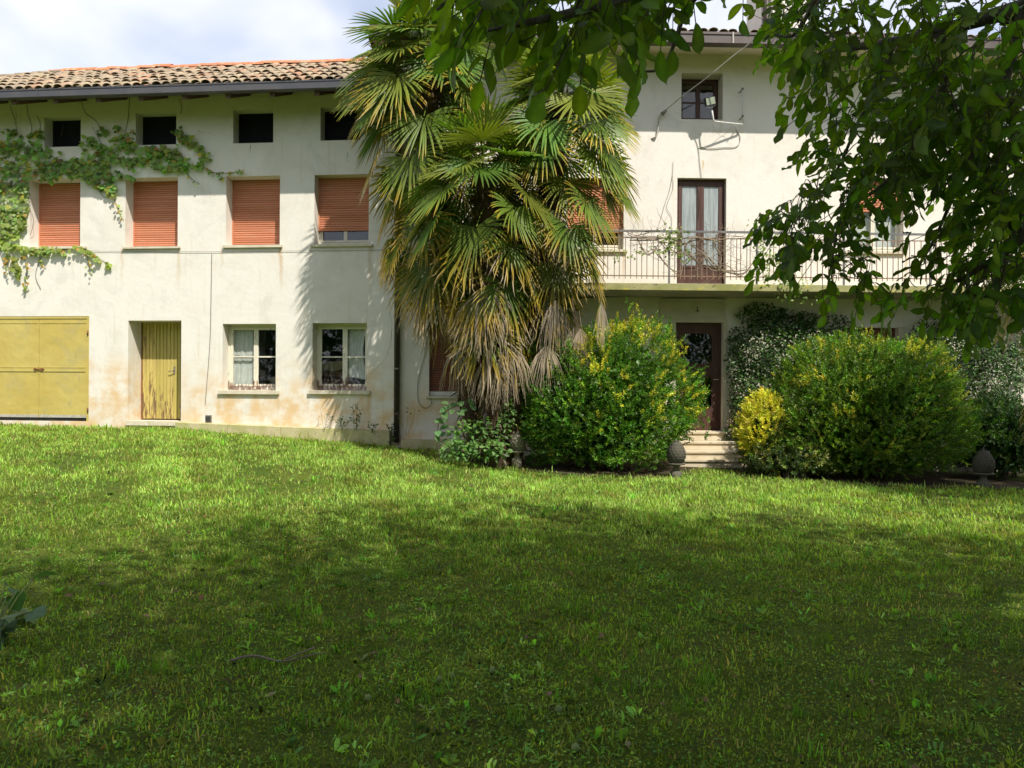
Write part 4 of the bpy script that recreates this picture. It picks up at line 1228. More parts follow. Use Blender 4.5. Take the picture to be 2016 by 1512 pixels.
# twisted service cable running from a wall bracket to the chimney side, with its hook
t = wall_cable('R', 'thick twisted overhead cable running up past the attic window to the roof', [(1312, 216, -0.10), (1345, 188, -0.3), (1395, 150, -0.6), (1440, 113, -0.9), (1470, 90, -1.15), (1500, 62, -1.45), (1560, 12, -2.0), (1600, -30, -2.4)], 0.012, M_CABLE)
q = HP('R', 1304, 224, -0.06)
t = hthing('R', 'cable_bracket', 'grey bent pipe bracket holding the overhead cable left of the attic window', 'bracket', (q[0], -0.06, q[1]))
bp = [(1312, 217, -0.12), (1303, 225, -0.10), (1297, 234, -0.06), (1296, 252, -0.05), (1292, 268, -0.05), (1283, 273, -0.005)]
pts = []
for u_, v_, y_ in bp:
    s_, z_ = HP('R', u_, v_, y_); pts.append((s_, y_, z_))
MB().tube(curve_pts(pts, 5), 0.017, 7).build('pipe', M_CABLE, t, (q[0], -0.06, q[1]))
m = MB(); m.tube([pts[0], pts[1]], [0.03, 0.045], 8); m.build('clamp', M_WIRE, t, (q[0], -0.06, q[1]))
wall_cable('R', 'loose pale cable looping below the floodlight arm on the wall', [(1376, 289), (1400, 292), (1425, 290), (1448, 289), (1456, 281), (1457, 268), (1450, 256), (1446, 247, -0.2)], 0.008, M_CABLE)
wall_cable('R', 'thin wire drooping from the floodlight arm to a hole in the wall', [(1402, 244, -0.3), (1408, 257, -0.2), (1421, 267, -0.01), (1436, 256, -0.1), (1443, 243, -0.2)], 0.004, M_CABLE)
wall_cable('R', 'thin dangling wire down the wall left of the balcony door', [(1325, 318), (1324, 343), (1318, 375), (1308, 405), (1298, 440), (1290, 456)], 0.004, M_WIRE)
wall_cable('R', 'second thin wire curving down to the vine left of the balcony door', [(1324, 345), (1325, 370), (1315, 398), (1313, 410), (1322, 428), (1322, 450)], 0.004, M_WIRE)
wall_cable('R', 'dark cable sagging along the underside of the balcony', [(1080, 592), (1130, 587), (1200, 584), (1270, 583.5), (1300, 584)], 0.012, M_BLACK, -0.03)
wall_cable('L', 'thin grey cable down the wall between the plank door and its nearest window', [(417, 497), (416, 560), (415, 620), (414, 660), (411, 710), (406, 770), (404, 795)], 0.006, M_WIRE)
wall_cable('L', 'thin horizontal wire stretched below the orange shutters', [(180, 494), (300, 495), (420, 495.5), (560, 494), (640, 493.5), (760, 492)], 0.004, M_WIRE)
wall_cable('R', 'loose brown cable hanging beside the brown shutter near the downpipe', [(843, 655), (839, 690), (830, 720), (823, 750), (822, 780), (828, 798), (840, 803), (848, 795), (849, 783, -0.08)], 0.006, M_WIRE)

# sticks, nuts and dry leaves lying on the grass
def gp(u, v):
    d = ray(u, v); t = 5.0
    for _ in range(30): t = (EYE - float(ground(d[0] * t, t))) / -d[2]
    return np.array((d[0] * t, t, float(ground(d[0] * t, t))))
a = gp(452, 1312); b = gp(640, 1300)
t = thing('fallen_stick', 'thin dry stick lying in the dark foreground grass on the left', 'stick', tuple((a + b) / 2))
pts = [tuple(a + (b - a) * q + np.array((0, 0.04 * math.sin(q * 7), 0.03 + 0.012 * math.sin(q * 9)))) for q in np.linspace(0, 1, 12)]
MB().tube(pts, [0.008 - 0.004 * i / 11 for i in range(12)], 6).build('stem', M_STICK, t, tuple((a + b) / 2))
MB().tube([pts[6], tuple(np.array(pts[7]) + (0.03, 0.10, 0.01)), tuple(np.array(pts[8]) + (0.05, 0.2, 0.0))], 0.004, 5).build('side_twig', M_STICK, t, tuple((a + b) / 2))
for (u, v, lab) in ((1100, 1405, 'green walnut lying alone in the grass right of the middle'), (866, 1345, 'green walnut, left one of the touching pair in the grass'), (888, 1338, 'green walnut, right one of the touching pair in the grass'), (970, 1327, 'green walnut lying farthest up the lawn, past the pair'), (725, 1383, 'green walnut lying left of the pair, below the dry stick'), (1228, 1452, 'green walnut farthest to the right in the foreground grass'), (1133, 1482, 'green walnut lying nearest the bottom edge of the lawn')):
    p = gp(u, v)
    t = thing('fallen_nut', lab, 'nut', tuple(p), random.random() * 3, 'green walnuts fallen on the grass')
    MB().lathe([(0.004, 0.0), (0.013, 0.004), (0.019, 0.014), (0.020, 0.022), (0.016, 0.034), (0.008, 0.041), (0.002, 0.044)], n=12).build('husk', M_NUT, t)

# ================================================================== PLANTS
# ------------------------------------------------------------------ palms
def frond(p0, az, el, pet, Rr, age, r, bend=0.55, spread=2.25, nseg=34, shut=0.0):
    d = np.array((math.cos(el) * math.cos(az), math.cos(el) * math.sin(az), math.sin(el)))
    sag = 0.18 * pet * (1 + max(0, math.cos(el)))
    ts = np.linspace(0, 1, 6)
    pl = [p0 + d * pet * t + np.array((0, 0, -sag * t * t)) for t in ts]
    T = norm(d + np.array((0, 0, -2 * sag / pet)))
    A = norm(T + np.array((0, 0, -bend)))
    S = np.array((-math.sin(az), math.cos(az), 0.0))
    tw = r.normal(0, 0.25); 
    N = np.cross(A, S)
    S = norm(S * math.cos(tw) + N * math.sin(tw)); S = norm(S - A * S.dot(A)); N = np.cross(A, S)
    V = []; F = []; C = []
    g = np.array((0.080, 0.138, 0.018)) * r.uniform(0.75, 1.25); g[0] *= r.uniform(0.8, 1.5)
    yel = np.array((0.44, 0.29, 0.022)) * r.uniform(0.7, 1.1); tan = np.array((0.42, 0.335, 0.245)) * r.uniform(0.6, 1.1)
    # petiole
    pc = (g * 1.5 if age < 0.75 else tan * 0.6)
    w = 0.014
    for i, p in enumerate(pl):
        V += [p - S * w, p + N * w * 0.8, p + S * w]; C += [pc] * 3
    for i in range(5):
        a = i * 3
        F += [(a, a + 1, a + 4, a + 3), (a + 1, a + 2, a + 5, a + 4), (a + 2, a, a + 3, a + 5)]
    hub = pl[-1]
    rad = np.array([0.05, 0.30, 0.50, 0.70, 0.88, 1.0])
    dphi = 2 * spread / nseg
    for k in range(nseg):
        ph = -spread + dphi * (k + 0.5)
        if age > 0.5 and r.random() < 0.06: continue
        ph2 = ph * (1 - shut) + r.normal(0, 0.02 + 0.04 * age)
        dr = math.cos(ph2) * A + math.sin(ph2) * S
        e = -math.sin(ph2) * A + math.cos(ph2) * S
        ln = Rr * (0.74 + 0.26 * math.cos(ph * 0.62)) * r.uniform(0.93, 1.05)
        dro = (0.04 + 0.20 * age + r.uniform(0, 0.13)) * (1.0 if age < 0.75 else 1.6)
        kink = r.random() < 0.18 + 0.25 * age
        cup = 0.16 * (1 - age)
        b = len(V)
        dry = age + r.normal(0, 0.10)
        for i, q in enumerate(rad):
            over = max(0.0, q - 0.42) / 0.58
            p = hub + dr * (ln * q * (1 - 0.10 * dro * over)) + N * (ln * cup * q * q) - np.array((0, 0, 1)) * (ln * dro * over ** (1.5 if kink else 2.0))
            if dry > 0.6 and i >= 4: p = p + np.array((r.normal(0, 0.025), r.normal(0, 0.025), r.normal(0, 0.02) - 0.02))
            hw = ln * min(q, 0.46) * math.tan(dphi / 2) * 1.0 * (1.0, 1.0, 1.0, 0.88, 0.58, 0.08)[i]
            hw = max(hw, 0.0015) * (0.95 - 0.25 * age * (q > 0.5))
            V += [p - e * hw, p + N * hw * 0.75, p + e * hw]
            if dry > 0.86: c = tan * r.uniform(0.55, 1.15) * (1.0 - 0.3 * (q < 0.3))
            else:
                y_ = float(smooth(1.00 - 0.82 * dry, 1.36 - 0.82 * dry, q)); t_ = float(smooth(1.22 - 0.62 * dry, 1.42 - 0.62 * dry, q))
                c = g * (1.0 + 0.35 * q) * (1 - y_) + yel * y_; c = c * (1 - t_) + tan * t_ * 1.1
            C += [c] * 3
        for i in range(5):
            a = b + i * 3
            F += [(a, a + 1, a + 4, a + 3), (a + 1, a + 2, a + 5, a + 4)]
    return np.array(V), np.array(F), np.array(C)

def palm(label, base, crown, n_live, n_skirt, seed, R0=0.78, rt0=0.16, low_frac=0.35, az_bias=None, hang=None, spear=True, pets=1.0):
    r = np.random.default_rng(seed)
    t = thing('fan_palm', label, 'palm', tuple(base), 0, 'fan palms in front of the house')
    base = np.array(base); crown = np.array(crown)
    m = MB(); npt = 16; pts = []; rs = []
    for i in range(npt):
        q = i / (npt - 1)
        p = base + (crown - base) * q + np.array((0.12 * math.sin(q * 3 + seed), 0.08 * math.sin(q * 4 + seed * 2), 0)) * math.sin(math.pi * q)
        pts.append(p - (np.array((0, 0, 0.2)) if i == 0 else 0)); rs.append(rt0 * (1.15 - 0.25 * q) * r.uniform(0.93, 1.07))
    m.tube([tuple(p - base) for p in pts], rs, 14)
    m.build('trunk', M_FIBRE, t)
    axis = lambda q: np.array([np.interp(q, np.linspace(0, 1, npt), [p[k] for p in pts]) for k in range(3)])
    # ragged fibre and old leaf stubs on the trunk
    n = 900; q = r.uniform(0.03, 1.0, n); a = r.uniform(0, 2 * math.pi, n)
    pos = np.array([axis(x) for x in q]) + np.stack([np.cos(a), np.sin(a), np.zeros(n)], 1) * (rt0 * 0.95)
    Y = np.stack([np.cos(a) * 0.5, np.sin(a) * 0.5, r.choice([1, -0.8], n) + r.normal(0, 0.3, n)], 1)
    X, Y, Z = axes(Y, np.stack([np.cos(a), np.sin(a), 0 * a], 1))
    col = jit((0.11, 0.075, 0.045), n, 0.3, r)
    v, f, c = scatter(KITE, pos, X, Y, Z, r.uniform(0.12, 0.30, n), col, r.uniform(0.12, 0.3, n))
    o = obj('trunk_fibre', mesh_np('trunk_fibre', v - base, f, M_PALM, c), t); o['kind'] = 'stuff'
    fr = []
    ga = 2.39996
    for i in range(n_live):
        q = (i + 0.5) / n_live
        el = R(78 - 98 * q ** 0.85) + r.normal(0, 0.10)
        az = i * ga + r.normal(0, 0.2) + seed
        p0 = axis(1.0 - 0.07 * q)
        age = max(0.0, 0.06 + 0.44 * max(0, q - 0.3) / 0.7 + r.normal(0, 0.09))
        fr.append((p0, az, el, r.uniform(0.8, 1.1) * (0.8 + 0.25 * q), R0 * r.uniform(0.88, 1.06), age, 0.25 + 0.45 * q, 2.25 - 0.2 * q, 0.0))
    for i in range(n_skirt):
        q = (i + 0.5) / n_skirt
        el = R(-10 - 48 * q) + r.normal(0, 0.12)
        az = i * ga + 1.0 + seed + r.normal(0, 0.25)
        hgt = 0.93 - (0.93 - low_frac) * q ** 0.9
        p0 = axis(hgt)
        age = 0.40 + 0.47 * q + r.normal(0, 0.13)
        dead = age > 0.78
        fr.append((p0, az, el, r.uniform(0.6, 0.95) * (1.0 - 0.3 * q) * pets, R0 * r.uniform(0.85, 1.0), min(1.0, age), 0.7 + 0.7 * q, 2.0 - 0.9 * q * dead, 0.25 * dead))
    for h in (hang or []):
        fr.append(h)
    for (p0, az, el, pet, Rr, age, bend, spr, shut) in fr:
        v, f, c = frond(np.array(p0), az, el, pet, Rr, age, r, bend, spr, 34, shut)
        o = obj('frond', mesh_np('frond', v - base, f, M_PALM, c, False), t)
    if spear:
        for k in range(3):
            a = k * 2.1 + seed
            m = MB(); m.tube([tuple(axis(0.99) - base), tuple(axis(1.0) - base + (0.08 * math.cos(a), 0.08 * math.sin(a), 0.5)), tuple(axis(1.0) - base + (0.16 * math.cos(a), 0.16 * math.sin(a), 1.0))], [0.03, 0.02, 0.006], 6)
            m.build('spear_leaf', M_NUT, t)

def foot(u, Y):
    x = ray(u, 756)[0] * Y
    return np.array((x, Y, float(ground(x, Y))))
b1 = foot(945, 14.7); c1_ = P(835, 100, 14.9)
b2 = foot(1008, 14.6); c2_ = P(1105, 190, 14.5)
b3 = foot(978, 14.2); c3_ = P(950, 335, 13.9)
def hangat(u, v, Y, az, pet=0.5, Rr=0.6, age=1.0):
    return (P(u, v, Y), az, R(-75), pet, Rr, age, 2.5, 1.15, 0.28)
palm('tallest fan palm, its green crown leaning left against the sky', b1, c1_, 40, 34, 3, 0.92, 0.17, 0.50, pets=1.4)
palm('fan palm with its crown on the right, fronds reaching in front of the balcony', b2, c2_, 38, 28, 11, 0.90, 0.18, 0.50, pets=1.2,
     hang=[(P(1105, 300, 14.2), -0.7, 0.1, 0.75, 0.9, 0.25, 0.9, 2.1, 0.0), (P(1095, 380, 14.1), -0.9, 0.0, 0.8, 0.85, 0.45, 0.9, 2.1, 0.0), (P(1090, 440, 14.0), -1.2, 0.1, 0.6, 0.85, 0.5, 1.0, 2.0, 0.0), (P(1110, 340, 14.4), -0.15, 0.15, 0.85, 0.88, 0.35, 0.8, 2.1, 0.0), hangat(1090, 530, 13.9, -1.2, 0.45, 0.75), hangat(1125, 590, 14.2, -0.8, 0.4, 0.6), hangat(1178, 560, 14.0, -0.4, 0.25, 0.62), hangat(1075, 640, 13.8, -1.6, 0.3, 0.6), hangat(1000, 632, 13.75, -1.5, 0.3, 0.8), hangat(968, 655, 13.8, -1.8, 0.3, 0.7), hangat(1140, 612, 14.0, -1.0, 0.25, 0.5), hangat(905, 640, 14.1, -2.2, 0.3, 0.7, 0.9)])
palm('shorter middle fan palm with yellowing fronds and a skirt of dead leaves', b3, c3_, 26, 26, 5, 0.86, 0.15, 0.56, spear=False)
palm('dark shaded fan palm cut by the right edge behind the walnut leaves', foot(2150, 11.0), P(2140, 440, 11.0), 22, 10, 21, 0.75, 0.16, 0.3, spear=False)

# ------------------------------------------------------------------ clipped evergreen shrubs
def shrub(name, label, cat, u0, u1, v_top, v_base, Y, depth, n_sprig, seed, yellow=0.2, lean=(0, 0), leaf=(0.034, 0.057), green=(0.066, 0.150, 0.016), yel=(0.46, 0.42, 0.035), group=None, patches=(), per=15, lumps=0.24, tips=(), inner=7000, mat=None, flat=2.4):
    r = np.random.default_rng(seed)
    pl = P(u0, (v_top + v_base) / 2, Y); pr = P(u1, (v_top + v_base) / 2, Y)
    cx = (pl[0] + pr[0]) / 2; zt = P((u0 + u1) / 2, v_top, Y)[2]
    gz = float(ground(cx, Y)); zb = P((u0 + u1) / 2, v_base, Y)[2]; zb = max(zb, gz - 0.05)
    hx, hy, hz = (pr[0] - pl[0]) / 2 - 0.10, depth, (zt - zb) - 0.06
    base = np.array((cx, Y, gz))
    t = thing(name, label, cat, tuple(base), 0, group)
    # directions over the surface
    n = n_sprig
    dv = norm(r.standard_normal((n * 2, 3))); dv = dv[(dv[:, 1] < 0.75) & (dv[:, 2] > -0.92)][:n]; n = len(dv)
    zc = zb + hz * 0.46
    sup = (np.abs(dv[:, 0]) ** flat + np.abs(dv[:, 1]) ** flat + np.abs(dv[:, 2]) ** flat) ** (-1 / flat)
    lump = 1 + lumps * (vnoise(dv, 2.3, seed) - 0.5) * 2 + 0.5 * lumps * (vnoise(dv, 6.0, seed + 3) - 0.5) * 2
    rad = sup * lump
    shell = r.uniform(0.80, 1.0, n) ** 0.6
    up_h = np.where(dv[:, 2] > 0, hz * 0.54, hz * 0.46)
    pos = np.stack([cx + dv[:, 0] * hx * rad * shell, Y + dv[:, 1] * hy * rad * shell, zc + dv[:, 2] * up_h * rad * shell], 1)
    keep = pos[:, 2] > gz + 0.12; pos = pos[keep]; dv = dv[keep]; n = len(pos)
    sd = norm(dv * np.array((1, 1, 0.7)) + np.array((0, 0, 0.75)) + 0.45 * r.standard_normal((n, 3)))
    sl_ = r.uniform(0.10, 0.24, n)
    # tall shoots that stick out of the outline
    extra = []
    for (u, v) in tips:
        for q in np.linspace(0, 1, 12): extra.append(P(u + r.normal(0, 3.5) + 6 * (1 - q), v + 78 * (1 - q), Y - depth * 0.25 + r.normal(0, 0.05)))
    if extra:
        extra = np.array(extra); pos = np.vstack([pos, extra]); dv = np.vstack([dv, np.tile((0, -0.3, 0.9), (len(extra), 1))]); n = len(pos)
        sd = np.vstack([sd, norm(np.array((0, 0, 1.0)) + 0.35 * r.standard_normal((len(extra), 3)))]); sl_ = np.concatenate([sl_, r.uniform(0.08, 0.15, len(extra))])
    # green / yellow sprigs : patches of colour in the plant itself
    yv = vnoise(pos, 2.6, seed + 5) + 0.10 * r.standard_normal(n) + 0.10 * dv[:, 2]
    thr = np.quantile(yv, 1 - yellow)
    isy = yv > thr
    for (u, v, du, dv_, pr_) in patches:
        pt = P(u, v, Y - depth * 0.6); sc = Y / FPX
        dd = ((pos[:, 0] - pt[0]) / (du * sc)) ** 2 + ((pos[:, 2] - pt[2]) / (dv_ * sc)) ** 2
        isy |= (dd < 1) & (r.random(n) < pr_ * 0.62) & (pos[:, 1] < Y + 0.2)
    gcol = jit(green, n, 0.28, r); gcol *= (0.8 + 0.5 * vnoise(pos, 1.7, seed + 9))[:, None]
    fresh = r.random(n) < 0.28; gcol[fresh] = gcol[fresh] * np.array((2.0, 1.6, 1.1))
    ycol = jit(yel, n, 0.18, r); col = np.where(isy[:, None], ycol, gcol)
    # leaves along each sprig
    k = np.arange(per); tt = (k + 0.5) / per
    axs, sdn, side2 = axes(sd, norm(r.standard_normal((n, 3))))
    a = k[None] * 2.4 + r.uniform(0, 6, n)[:, None]
    lp = pos[:, None] + sd[:, None] * (sl_[:, None] * tt[None])[..., None]
    out = axs[:, None] * np.cos(a)[..., None] + side2[:, None] * np.sin(a)[..., None]
    ld = norm(out * (0.9 - 0.35 * tt)[None, :, None] + sd[:, None] * 0.75 + 0.25 * r.standard_normal(lp.shape))
    lp = (lp + out * 0.004).reshape(-1, 3); ld = ld.reshape(-1, 3)
    X, Yd, Z = axes(ld, norm(sd[:, None] + 0.6 * r.standard_normal(out.shape)).reshape(-1, 3))
    cl = np.repeat(col, per, 0) * r.uniform(0.75, 1.25, (len(lp), 1))
    sz = r.uniform(leaf[0], leaf[1], len(lp))
    v1, f1, c1 = scatter(KITE, lp, X, Yd, Z, sz, cl, 0.5)
    # larger, darker leaves filling the inside of the plant
    ni = inner; di = norm(r.standard_normal((ni, 3))); si = r.uniform(0.25, 0.86, ni)
    pi_ = np.stack([cx + di[:, 0] * hx * si, Y + di[:, 1] * hy * si, zc + di[:, 2] * np.where(di[:, 2] > 0, hz * 0.54, hz * 0.46) * si], 1)
    pi_ = pi_[pi_[:, 2] > gz + 0.2]; ni = len(pi_)
    X, Yd, Z = axes(r.standard_normal((ni, 3)), r.standard_normal((ni, 3)))
    v2, f2, c2 = scatter(KITE, pi_, X, Yd, Z, r.uniform(0.08, 0.13, ni), jit(np.array(green) * 0.9, ni, 0.2, r), 0.7)
    o = obj('foliage', mesh_np('foliage', np.vstack([v1, v2]) - base, np.vstack([f1, f2 + len(v1)]), mat or M_GLOSSY, np.vstack([c1, c2])), t)
    o['kind'] = 'stuff'
    # stems
    m = MB()
    for i in range(16):
        a = r.uniform(0, 6.28); q = r.uniform(0.25, 0.8)
        e = np.array((math.cos(a) * hx * q, math.sin(a) * hy * q * 0.9, hz * r.uniform(0.35, 0.75)))
        s0 = np.array((r.normal(0, 0.16), r.normal(0, 0.12), -0.05))
        m.tube(curve_pts([tuple(s0), tuple(s0 * 0.6 + e * 0.35 + (0, 0, 0.12)), tuple(e)], 5), [0.022 - 0.0013 * j for j in range(11)], 5)
    m.build('stem', M_TWIG, t)['kind'] = 'stuff'
    return t
shrub('green_shrub', 'big rounded green shrub with yellow sprigs between palm and steps', 'shrub', 1004, 1362, 640, 938, 14.9, 1.45, 4600, 31, 0.012, inner=16000, tips=((1237, 600), (1252, 615), (1290, 640), (1318, 655), (1345, 672), (1170, 640), (1100, 665), (1385, 790), (1215, 628)),
      patches=((1160, 680, 28, 60, .7), (1255, 640, 45, 42, .8), (1210, 645, 30, 20, .6), (1300, 690, 40, 40, .55), (1365, 690, 16, 40, .5), (1165, 700, 30, 40, .6), (1215, 765, 18, 32, .75), (1300, 790, 40, 26, .4), (1370, 800, 25, 30, .6), (1265, 825, 22, 18, .6), (1090, 890, 10, 10, .3), (1180, 750, 14, 20, .3), (1345, 755, 20, 30, .35)), group='shrubs by the house')
shrub('green_shrub', 'wide dark green shrub with small yellow tips right of the steps', 'shrub', 1525, 1900, 664, 945, 14.3, 1.35, 4900, 37, 0.03, tips=((1682, 655), (1740, 660), (1585, 700), (1868, 682), (1808, 655), (1640, 668), (1545, 745)), green=(0.082, 0.155, 0.016), inner=18000, flat=2.3, leaf=(0.032, 0.052),
      patches=((1570, 720, 25, 22, .5), (1600, 740, 20, 25, .55), (1630, 672, 22, 25, .45), (1880, 690, 22, 30, .5), (1730, 668, 14, 18, .5), (1665, 700, 25, 16, .3), (1870, 735, 18, 16, .5), (1900, 790, 20, 14, .5), (1790, 750, 16, 14, .4)), group='shrubs by the house')
shrub('golden_shrub', 'small bright golden shrub between the steps and the wide dark shrub', 'shrub', 1454, 1552, 782, 925, 14.4, 0.60, 900, 41, 0.62, green=(0.075, 0.11, 0.02), yel=(0.52, 0.47, 0.045), inner=3000, leaf=(0.036, 0.056))
shrub('fern_shrub', 'dark feathery shrub in the shade behind the right-hand stone pinecone', 'shrub', 1880, 2060, 790, 945, 14.2, 0.7, 900, 43, 0.0, green=(0.034, 0.075, 0.018), inner=5000, leaf=(0.04, 0.06), lumps=0.3)
shrub('low_ground_shrub', 'low variegated shrub at the foot of the golden shrub beside the steps', 'shrub', 1475, 1640, 872, 938, 13.9, 0.5, 500, 44, 0.1, green=(0.055, 0.085, 0.025), yel=(0.30, 0.30, 0.10), inner=900, leaf=(0.03, 0.05))

# ------------------------------------------------------------------ flowering jasmine on the wall
def jasmine(label, polys, seed, side='R', n=9000, nf=1500, thick=0.85):
    r = np.random.default_rng(seed)
    us = [p[0] for p in polys]; b = HP(side, sum(us) / len(us), 860, -0.2)
    base = np.array(H2W(side, (b[0], -0.2, 0.1)))
    t = thing('jasmine_climber', label, 'climber', tuple(base), 0, 'flowering climbers on the shaded wall')
    def samp(n, fl):
        area = np.array([p[2] * p[3] for p in polys], float); pk = r.choice(len(polys), n, p=area / area.sum())
        rr = np.sqrt(r.random(n)); a = r.uniform(0, 2 * math.pi, n)
        u = np.array([polys[i][0] for i in pk]) + np.cos(a) * rr * np.array([polys[i][2] for i in pk])
        v = np.array([polys[i][1] for i in pk]) + np.sin(a) * rr * np.array([polys[i][3] for i in pk])
        thin = np.array([polys[i][4] if len(polys[i]) > 4 else 1.0 for i in pk])
        dep = thick * thin * np.sqrt(np.clip(1 - rr ** 2.5, 0.05, 1)) * (0.55 + 0.7 * vnoise(np.stack([u / 60, v / 60, 0 * u], 1), 1.0, seed))
        y = -0.02 - dep * ((1.02 + 0.05 * r.random(n)) if fl else r.uniform(0.55, 1.0, n))
        th = ANG[side]
        out = []
        for i in range(n):
            s, z = HP(side, u[i], v[i], y[i]); out.append(H2W(side, (s, y[i], z)))
        out = np.array(out)
        gz = ground(out[:, 0], out[:, 1]); return out[out[:, 2] > gz + 0.02]
    p = samp(n, False); k = len(p)
    d = norm(r.standard_normal((k, 3)) * np.array((1, 0.5, 0.8)) + np.array((0, -0.5, -0.35)))
    X, Y, Z = axes(d, norm(np.array((0, -1, 0.7)) + 0.6 * r.standard_normal((k, 3))))
    col = jit((0.048, 0.098, 0.020), k, 0.4, r)
    v, f, c = scatter(KITE, p, X, Y, Z, r.uniform(0.055, 0.095, k), col, 0.5)
    o = obj('foliage', mesh_np('foliage', v - base, f, M_GLOSSY, c), t); o['kind'] = 'stuff'
    p = samp(nf * 2, True)
    nz = vnoise(p, 3.0, seed + 4) + 0.15 * r.standard_normal(len(p)); p = p[nz > np.quantile(nz, 0.50)]; k = len(p)
    X, Y, Z = axes(r.standard_normal((k, 3)), norm(np.array((0, -1, 0.5)) + 0.5 * r.standard_normal((k, 3))))
    v, f, c = scatter(STAR, p, X, Y, Z, r.uniform(0.030, 0.052, k), jit((0.58, 0.56, 0.42), k, 0.12, r), 1.0)
    o = obj('blossom', mesh_np('blossom', v - base, f, M_FLOWER, c), t); o['kind'] = 'stuff'
jasmine('white-flowered dark climber right of the front door', [(1560, 760, 125, 135), (1540, 690, 100, 65), (1620, 690, 75, 55), (1600, 650, 90, 35, .5), (1490, 800, 55, 80), (1545, 640, 70, 32, .35), (1500, 620, 50, 25, .2), (1465, 860, 50, 30, .7), (1450, 700, 22, 60, .5)], 51, n=12000, nf=3000)
jasmine('white-flowered dark climber at the right edge under the balcony', [(1900, 740, 110, 110), (1960, 680, 110, 60), (1850, 660, 60, 40, .6), (1960, 850, 100, 70, .8), (1990, 780, 80, 100)], 52, n=10000, nf=1900)

